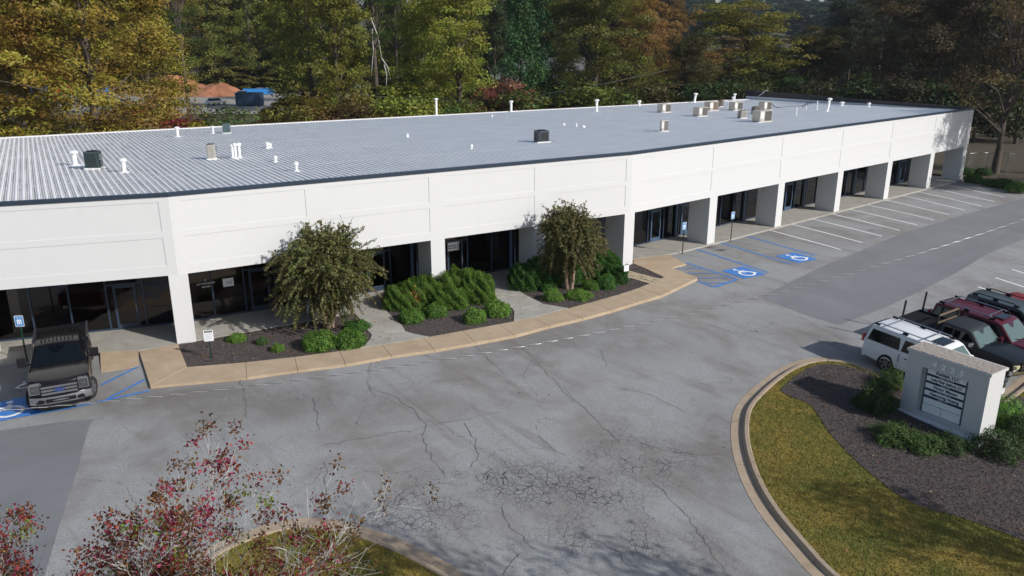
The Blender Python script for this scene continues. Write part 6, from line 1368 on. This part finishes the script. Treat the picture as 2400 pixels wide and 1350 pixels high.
x, y = g(1712.5, 562.5); post_sign(x, y, -.1, 2.10, .36, .50, R_(36), 'A', "blue accessible parking sign between the second and third white columns of the stalls", GA)
x, y = g(495, 837); post_sign(x, y, -.04, 1.32, .40, .52, R_(14), 'B', "small white notice on a short green post in the left mulch bed", "small white notices on posts")
x, y = g(1466, 667); post_sign(x, y, -.04, 1.3, .34, .46, R_(30), 'B', "small white notice on a thin post before the fifth column, right bed", "small white notices on posts")
# notices on the doors
def on_glass(i, s, z, w, hh, mats, name, label, cat):
    a = bays[i][2]; p = fr(i, s, -SB + .075, z); t = empty(name, p, a, label, cat); m = MB().box(-w / 2, w / 2, -.008, 0, -hh / 2, hh / 2); link(bpy.data.objects.new("sheet", m.mesh("sheet", mats)), t); return t
t = on_glass(3, 2.62, 1.75, .52, .42, SWH, "poster", "white notice with dark figures taped inside the left front, right of the white lettering", "poster"); text("123", .2, PLB, t, (.02, -.010, -.02), (math.pi / 2, 0, 0))
t = on_glass(5, 2.3, 1.95, .72, .50, SWH, "poster", "white for lease poster hanging in the dark door between the two paths", "poster"); text("AVAILABLE", .13, NAVY, t, (-.08, -.010, .04), (math.pi / 2, 0, 0), bold=.004, sx=.85); text("FOR LEASE", .13, NAVY, t, (-.08, -.010, -.10), (math.pi / 2, 0, 0), bold=.004, sx=.85)
m = MB()
for k, hh in enumerate((.25, .38, .30)): m.box(.23 + k * .04, .25 + k * .04, -.011, -.009, -.2, -.2 + hh)
link(bpy.data.objects.new("printed_bars", m.mesh("printed_bars", NAVY)), t)
on_glass(10, 5.2, 1.5, .5, 1.3, simple("pink_sheet", (.45, .25, .32), .7), "poster", "tall pink poster inside the fourth straight bay's glass", "poster")
on_glass(8, 1.7, 1.75, .22, .3, SWH, "poster", "small white sheet on the glass of the second straight bay", "poster")
lt = empty("door_lettering", fr(3, 1.55, -SB + .078, 1.85), bays[3][2], "small white lettering on the dark glass left of the taped notice", "lettering")
for k, (s_, dx) in enumerate([("108", 0), ("LUCKY RIVER SEAFOOD", 0), ("PARK HERE", 0)]): text(s_, .13, SWH, lt, (dx, 0, .17 - k * .17), (math.pi / 2, 0, 0), sx=.62)
# ------------------------------------------------------------------ chain link fence
fp = [np.array(g(2264, 404)), np.array(g(2310, 402)), np.array(g(2357.6, 405))]; fdir = fp[2] - fp[0]; pts = [fp[0] - fdir * .0, fp[1], fp[2], fp[2] + fdir * .5, fp[2] + fdir]
fe = empty("chain_link_fence", (pts[0][0], pts[0][1], 0), 0, "low galvanised chain link fence running past the far corner of the building", "fence"); o0 = pts[0]
for p in pts: link(bpy.data.objects.new("fence_post", MB().tube([(p[0] - o0[0], p[1] - o0[1], -.1), (p[0] - o0[0], p[1] - o0[1], 2.1)], .045, 8).mesh("fence_post", GALV)), fe)
link(bpy.data.objects.new("top_rail", MB().tube([(p[0] - o0[0], p[1] - o0[1], 1.98) for p in pts], .03, 6).mesh("top_rail", GALV)), fe)
m = MB()
for a, b in zip(pts, pts[1:]):
    L_ = np.linalg.norm(b - a); d = (b - a) / L_; n = int(L_ / .16)
    for k in range(-12, n):
        for sg_ in (1, -1):
            s0, s1 = (k * .16, k * .16 + 1.95) if sg_ > 0 else (k * .16 + 1.95, k * .16)
            z0_, z1_ = 0.0, 1.95
            lo, hi = max(0, min(s0, s1)), min(L_, max(s0, s1))
            if hi <= lo: continue
            zf = lambda s: (s - s0) / (s1 - s0) * 1.95
            p, q2 = a + d * lo - o0, a + d * hi - o0; nn = np.array([-d[1], d[0]]) * .0
            za, zb_ = zf(lo), zf(hi); m.add([(p[0], p[1], za - .004), (q2[0], q2[1], zb_ - .004), (q2[0], q2[1], zb_ + .004), (p[0], p[1], za + .004)], [(0, 1, 2, 3)])
w_ = link(bpy.data.objects.new("wire_mesh", m.mesh("wire_mesh", GALV)), fe); w_['kind'] = 'stuff'
rd = drape([[(58, 78), (90, 60), (120, 75), (86, 96)]], .10, "side_road", ASPH2); setp(rd, "narrow asphalt road beyond the fence at the right edge", kind='structure')
# ------------------------------------------------------------------ overhead twisted cable crossing the view
def cab_pt(px, py, yy=None, k=.36, y0=11.3):     # where the bearing meets the vertical plane y = y0 + k x
    dx = px - 1200; dy = FOC * CP + (675 - py) * SP; dz = -FOC * SP + (675 - py) * CP; t = y0 / (dy - k * dx); return np.array([dx * t, dy * t, CAM_H + dz * t])
obs = [(0, 964), (72, 958.7), (170.7, 949), (330.7, 932), (500, 916), (700, 888.6), (799, 876), (893.5, 864), (990, 850), (1069, 838), (1152, 823), (1210, 811.6), (1303.5, 796.5), (1399.8, 780), (1512.5, 756.6), (1614, 736), (1760, 705.8), (1976.5, 647), (2067.6, 619.4), (2281, 556), (2400, 510.6)]
C_ = np.array([cab_pt(*o) for o in obs]); pf = np.polyfit(C_[:, 0], C_[:, 2], 2); print("cable z fit", pf, np.abs(np.polyval(pf, C_[:, 0]) - C_[:, 2]).max())
xs = np.arange(-16, 26, .035); yy = 11.3 + .36 * xs; zc = np.polyval(pf, xs); ds = math.sqrt(1 + .36 ** 2); nn_ = np.array([-.36, 1]) / ds
cb = empty("overhead_cable", (0, 11.3, float(np.polyval(pf, 0))), 0, "twisted bright and black overhead cable strung across the near side of the lot", "cable")
TARG = simple("weathered_insulation", (.10, .10, .105), .8)
for k, (mt, r, nm) in enumerate([(simple("bare_aluminium", (.5, .5, .49), .4, .3), .0030, "bare_strand"), (TARG, .0026, "dark_strand"), (TARG, .0026, "dark_strand")]):
    ph = k * 2.094; an = xs * ds / .27 * 2 * math.pi + ph; P_ = np.stack([xs + nn_[0] * np.cos(an) * .006, yy - 11.3 + nn_[1] * np.cos(an) * .006, zc - float(np.polyval(pf, 0)) + np.sin(an) * .006], 1)
    link(bpy.data.objects.new(nm, MB().tube([tuple(p) for p in P_], r, 5).mesh(nm, mt)), cb)
# thin wire behind the roof
m = MB(); wpt = [(840, 222, 104), (960, 232, 106), (1100, 238, 108), (1250, 226, 111), (1400, 200, 114), (1560, 165, 118)]
wz = lambda px, py, yv: (at(px, yv, 8), yv, CAM_H + (-FOC * SP + (675 - py) * CP) / (FOC * CP + (675 - py) * SP) * yv)
setp(MB().tube([tuple(p) for p in smooth_line([wz(*p) for p in wpt], 2)], .02, 4).obj("overhead_wire", GALV), "thin grey wire sagging across the trees behind the roof", "wire")
# ------------------------------------------------------------------ yard, clay bank, houses and machines far behind
YARD = simple("grey_gravel", (.32, .30, .27), .95, var=.2, scale=.3); CLAY = simple("red_clay", (.36, .15, .075), .95, var=.35, scale=.25, bump=.2)
yd = MB().add([(-118, 150, -.05), (-20, 152, -.05), (-18, 214, -.05), (-118, 214, -.05)], [(0, 1, 2, 3)]).obj("gravel_yard", YARD); setp(yd, "pale gravel yard glimpsed between the trees behind the roof", kind='structure')
rng = np.random.default_rng(5); vs = []; fs = []; nxx, nyy = 30, 8
for j in range(nyy):
    for i in range(nxx):
        x = -92 + i * .84; t_ = j / (nyy - 1); hgt = 5.6 * (math.sin(min(1, t_ * 1.3) * math.pi / 2)) * (.62 + .22 * math.sin(x * .35) + .05 * rng.normal()) * min(1, i / 6, (nxx - 1 - i) / 7); vs.append((x + rng.normal() * .3, 196 + t_ * 11, -.2 + max(0, hgt) * (1 if 0 < i < nxx - 1 else 0)))
for j in range(nyy - 1):
    for i in range(nxx - 1): b = j * nxx + i; fs.append((b, b + 1, b + nxx + 1, b + nxx))
setp(MB().add(vs, fs).obj("clay_bank", CLAY, smooth=True), "bare red clay bank behind the yard", kind='structure')
CB, CO, CDK = simple("container_blue", (.03, .16, .42), .6, var=.15, scale=.5), simple("machine_orange", (.55, .08, .02), .6), simple("dark_skip_blue", (.015, .04, .08), .6)
def container(px, y, w, d, hh, mat, label, name="container", cat="container", ribs=12, z=0):
    x = at(px, y, 1.5); t = empty(name, (x, y, z), 0, label, cat, "containers and machines in the yard"); MB().box(-w / 2, w / 2, -d / 2, d / 2, .1, hh).obj("box", mat, t)
    m = MB()
    for k in range(ribs): u = -w / 2 + (k + .5) * w / ribs; m.box(u - .06, u + .06, -d / 2 - .06, -d / 2 - .005, .15, hh - .1)
    m.obj("side_ribs", mat, t); MB().box(-w / 2 - .04, w / 2 + .04, -d / 2 - .04, d / 2 + .04, hh, hh + .1).obj("top_frame", mat, t); return t
container(88, 186, 4.2, 2.4, 2.7, CB, "blue container at the far left of the yard, left of the orange machine"); container(226, 188, 5.2, 2.4, 2.8, CB, "blue container right of the orange machine, half behind the golden tree"); container(862, 188, 5.5, 2.4, 3.2, CB, "blue container behind the olive trees at the right of the yard")
container(585, 170, 5.2, 2.4, 2.6, CDK, "dark blue skip in shade in front of the parked cars", ribs=8); container(605, 205, 7.5, .8, 1.3, simple("blue_tarpaulin", (.04, .28, .70), .7), "long low blue tarpaulin covered stack by the parked cars", ribs=4)
def machine(px, y, label):
    x = at(px, y, 1.5); t = empty("machine", (x, y, 0), 0, label, "machine", "containers and machines in the yard"); MB().box(-1.6, 1.6, -1, 1, .6, 1.5).box(-1.9, 1.9, -1.1, -.6, .0, .6).box(-1.9, 1.9, .6, 1.1, 0, .6).obj("chassis", CO, t); MB().box(-.9, .3, -.8, .5, 1.5, 2.9).obj("cab", CO, t); MB().tube([(.4, 0, 1.4), (2.2, 0, 3.6), (3.6, 0, 1.6)], .2, 6).obj("arm", CO, t); MB().box(3.3, 3.9, -.5, .5, .9, 1.6).obj("bucket", PLB, t); return t
machine(136, 185, "orange digger between two blue containers, seen through the golden trees"); 
lowp = dict(gry); 
def far_car(px, y, mat, label, hd, z=0):
    x = at(px, y, 1); t = empty("parked_car", (x, y, z), hd, label, "car", "cars parked in the yard behind the trees"); MB().prism([(-2.2, -.85), (2.2, -.85), (2.2, .85), (-2.2, .85)], .3, .95).mesh
    ext("body", [(-2.2, .35), (-2.2, .9), (-1.2, .95), (1.0, .95), (2.1, .8), (2.2, .4)], [-1, 0, 1], lambda x_, s, z_: (x_, s * .88, z_), mat, t, .08); ext("cabin", [(-1.7, .9), (-1.3, 1.42), (.2, 1.42), (.9, .92)], [-1, 0, 1], lambda x_, s, z_: (x_, s * (.82 - .12 * (z_ - .9)), z_), TINT, t, .05)
    ext("roof", [(-1.3, 1.42), (-1.25, 1.46), (.15, 1.46), (.2, 1.42)], [-1, 0, 1], lambda x_, s, z_: (x_, s * .74, z_), mat, t, .01)
    for xx in (-1.35, 1.35):
        for s in (-1, 1): link(bpy.data.objects.new("wheel", MB().lathe([(.01, -.1), (.32, -.1), (.32, .1), (.01, .1)], 12, Matrix.Translation((xx, s * .8, .32)) @ Matrix.Rotation(math.pi / 2, 4, 'X')).mesh("wheel", RUB)), t)
    return t
SIL, WHT = paint("silver_car_paint", (.4, .42, .44)), paint("far_white_paint", (.7, .7, .7))
far_car(572, 196, WHT, "white car in the yard in front of the blue tarpaulin", R_(10)); far_car(612, 208, SIL, "silver car in the yard behind the white one", R_(75), .0); far_car(634, 209, WHT, "white car furthest right in the yard", R_(80)); far_car(566, 212, paint("dark_far_paint", (.03, .03, .04)), "dark car at the left end of the yard row", R_(15)); far_car(22, 168, paint("dark_far_paint", (.05, .05, .06)), "dark car at the far left of the yard behind the golden trees", R_(30)); far_car(506, 172, WHT, "white car left of the dark blue skip", R_(60))
SIDING = simple("pale_siding", (.36, .42, .42), .7, var=.06); ROOFG = simple("grey_shingle", (.18, .17, .19), .9, var=.2, scale=2)
def house(px, y, z, w, d, hh, rh, rz, label, mats=(SIDING, ROOFG)):
    x = at(px, y, z + 4); t = empty("house", (x, y, z), rz, label, "house"); o_ = .4
    m = MB().box(-w / 2, w / 2, -d / 2, d / 2, -2, hh); m.add([(-w / 2, -d / 2, hh), (-w / 2, d / 2, hh), (-w / 2, 0, hh + rh), (w / 2, -d / 2, hh), (w / 2, d / 2, hh), (w / 2, 0, hh + rh)], [(0, 2, 1), (3, 4, 5)]); m.obj("wall", mats[0], t)
    MB().add([(-w / 2 - o_, -d / 2 - o_, hh - .2), (w / 2 + o_, -d / 2 - o_, hh - .2), (w / 2 + o_, 0, hh + rh + .12), (-w / 2 - o_, 0, hh + rh + .12), (-w / 2 - o_, d / 2 + o_, hh - .2), (w / 2 + o_, d / 2 + o_, hh - .2), (-w / 2 - o_, 0, hh + rh - .05), (w / 2 + o_, 0, hh + rh - .05), (-w / 2 - o_, -d / 2 - o_, hh - .4), (w / 2 + o_, -d / 2 - o_, hh - .4)], [(0, 1, 2, 3), (3, 2, 5, 4), (8, 9, 1, 0)]).obj("roof", mats[1], t)
    for k in range(int(w / 3)):
        for fl_ in range(max(1, int(hh / 3))):
            u = -w / 2 + 1.6 + k * 3; zz_ = 1 + fl_ * 2.8; e = MB().box(u - .55, u + .55, -d / 2 - .06, -d / 2 - .01, zz_ - .1, zz_ + 1.5).obj("window", SWH, t); link(bpy.data.objects.new("pane", MB().box(u - .42, u + .42, -d / 2 - .075, -d / 2 - .065, zz_, zz_ + 1.4).mesh("pane", TINT)), e)
    return t
house(1192, 185, -.1, 7, 9, 6.2, 2.6, R_(78), "pale green gabled house glimpsed left of the ivy covered trunk"); house(1292, 196, 0, 15, 8, 6.6, 2.4, R_(-4), "pale house with white trimmed windows behind the big dark olive tree"); house(1262, 178, -.1, 5, 6, 2.9, 1.6, R_(10), "low garage roof below the pale house's windows"); house(1888, 175, 0, 3.4, 5, 4.4, 1.4, R_(20), "small white gable showing through the round topped tree"); house(1815, 165, -.1, 5, 6, 1.6, .9, R_(5), "low white shed just above the dark parapet")
# ------------------------------------------------------------------ air
HZ = bpy.data.materials.new("haze"); HZ.use_nodes = True; nt = HZ.node_tree; nt.nodes.clear(); ho = nt.nodes.new('ShaderNodeOutputMaterial'); hv = nt.nodes.new('ShaderNodeVolumePrincipled')
hv.inputs['Color'].default_value = (.80, .88, 1.0, 1); hv.inputs['Density'].default_value = .00012; hv.inputs['Anisotropy'].default_value = .2; nt.links.new(hv.outputs[0], ho.inputs['Volume'])
hz = MB().box(-3300, 3300, -2500, 3300, -8, 118).obj("haze", HZ); hz['kind'] = 'stuff'; hz['label'] = "thin pale haze that turns the far hills blue"
SC.cycles.volume_bounces = 0
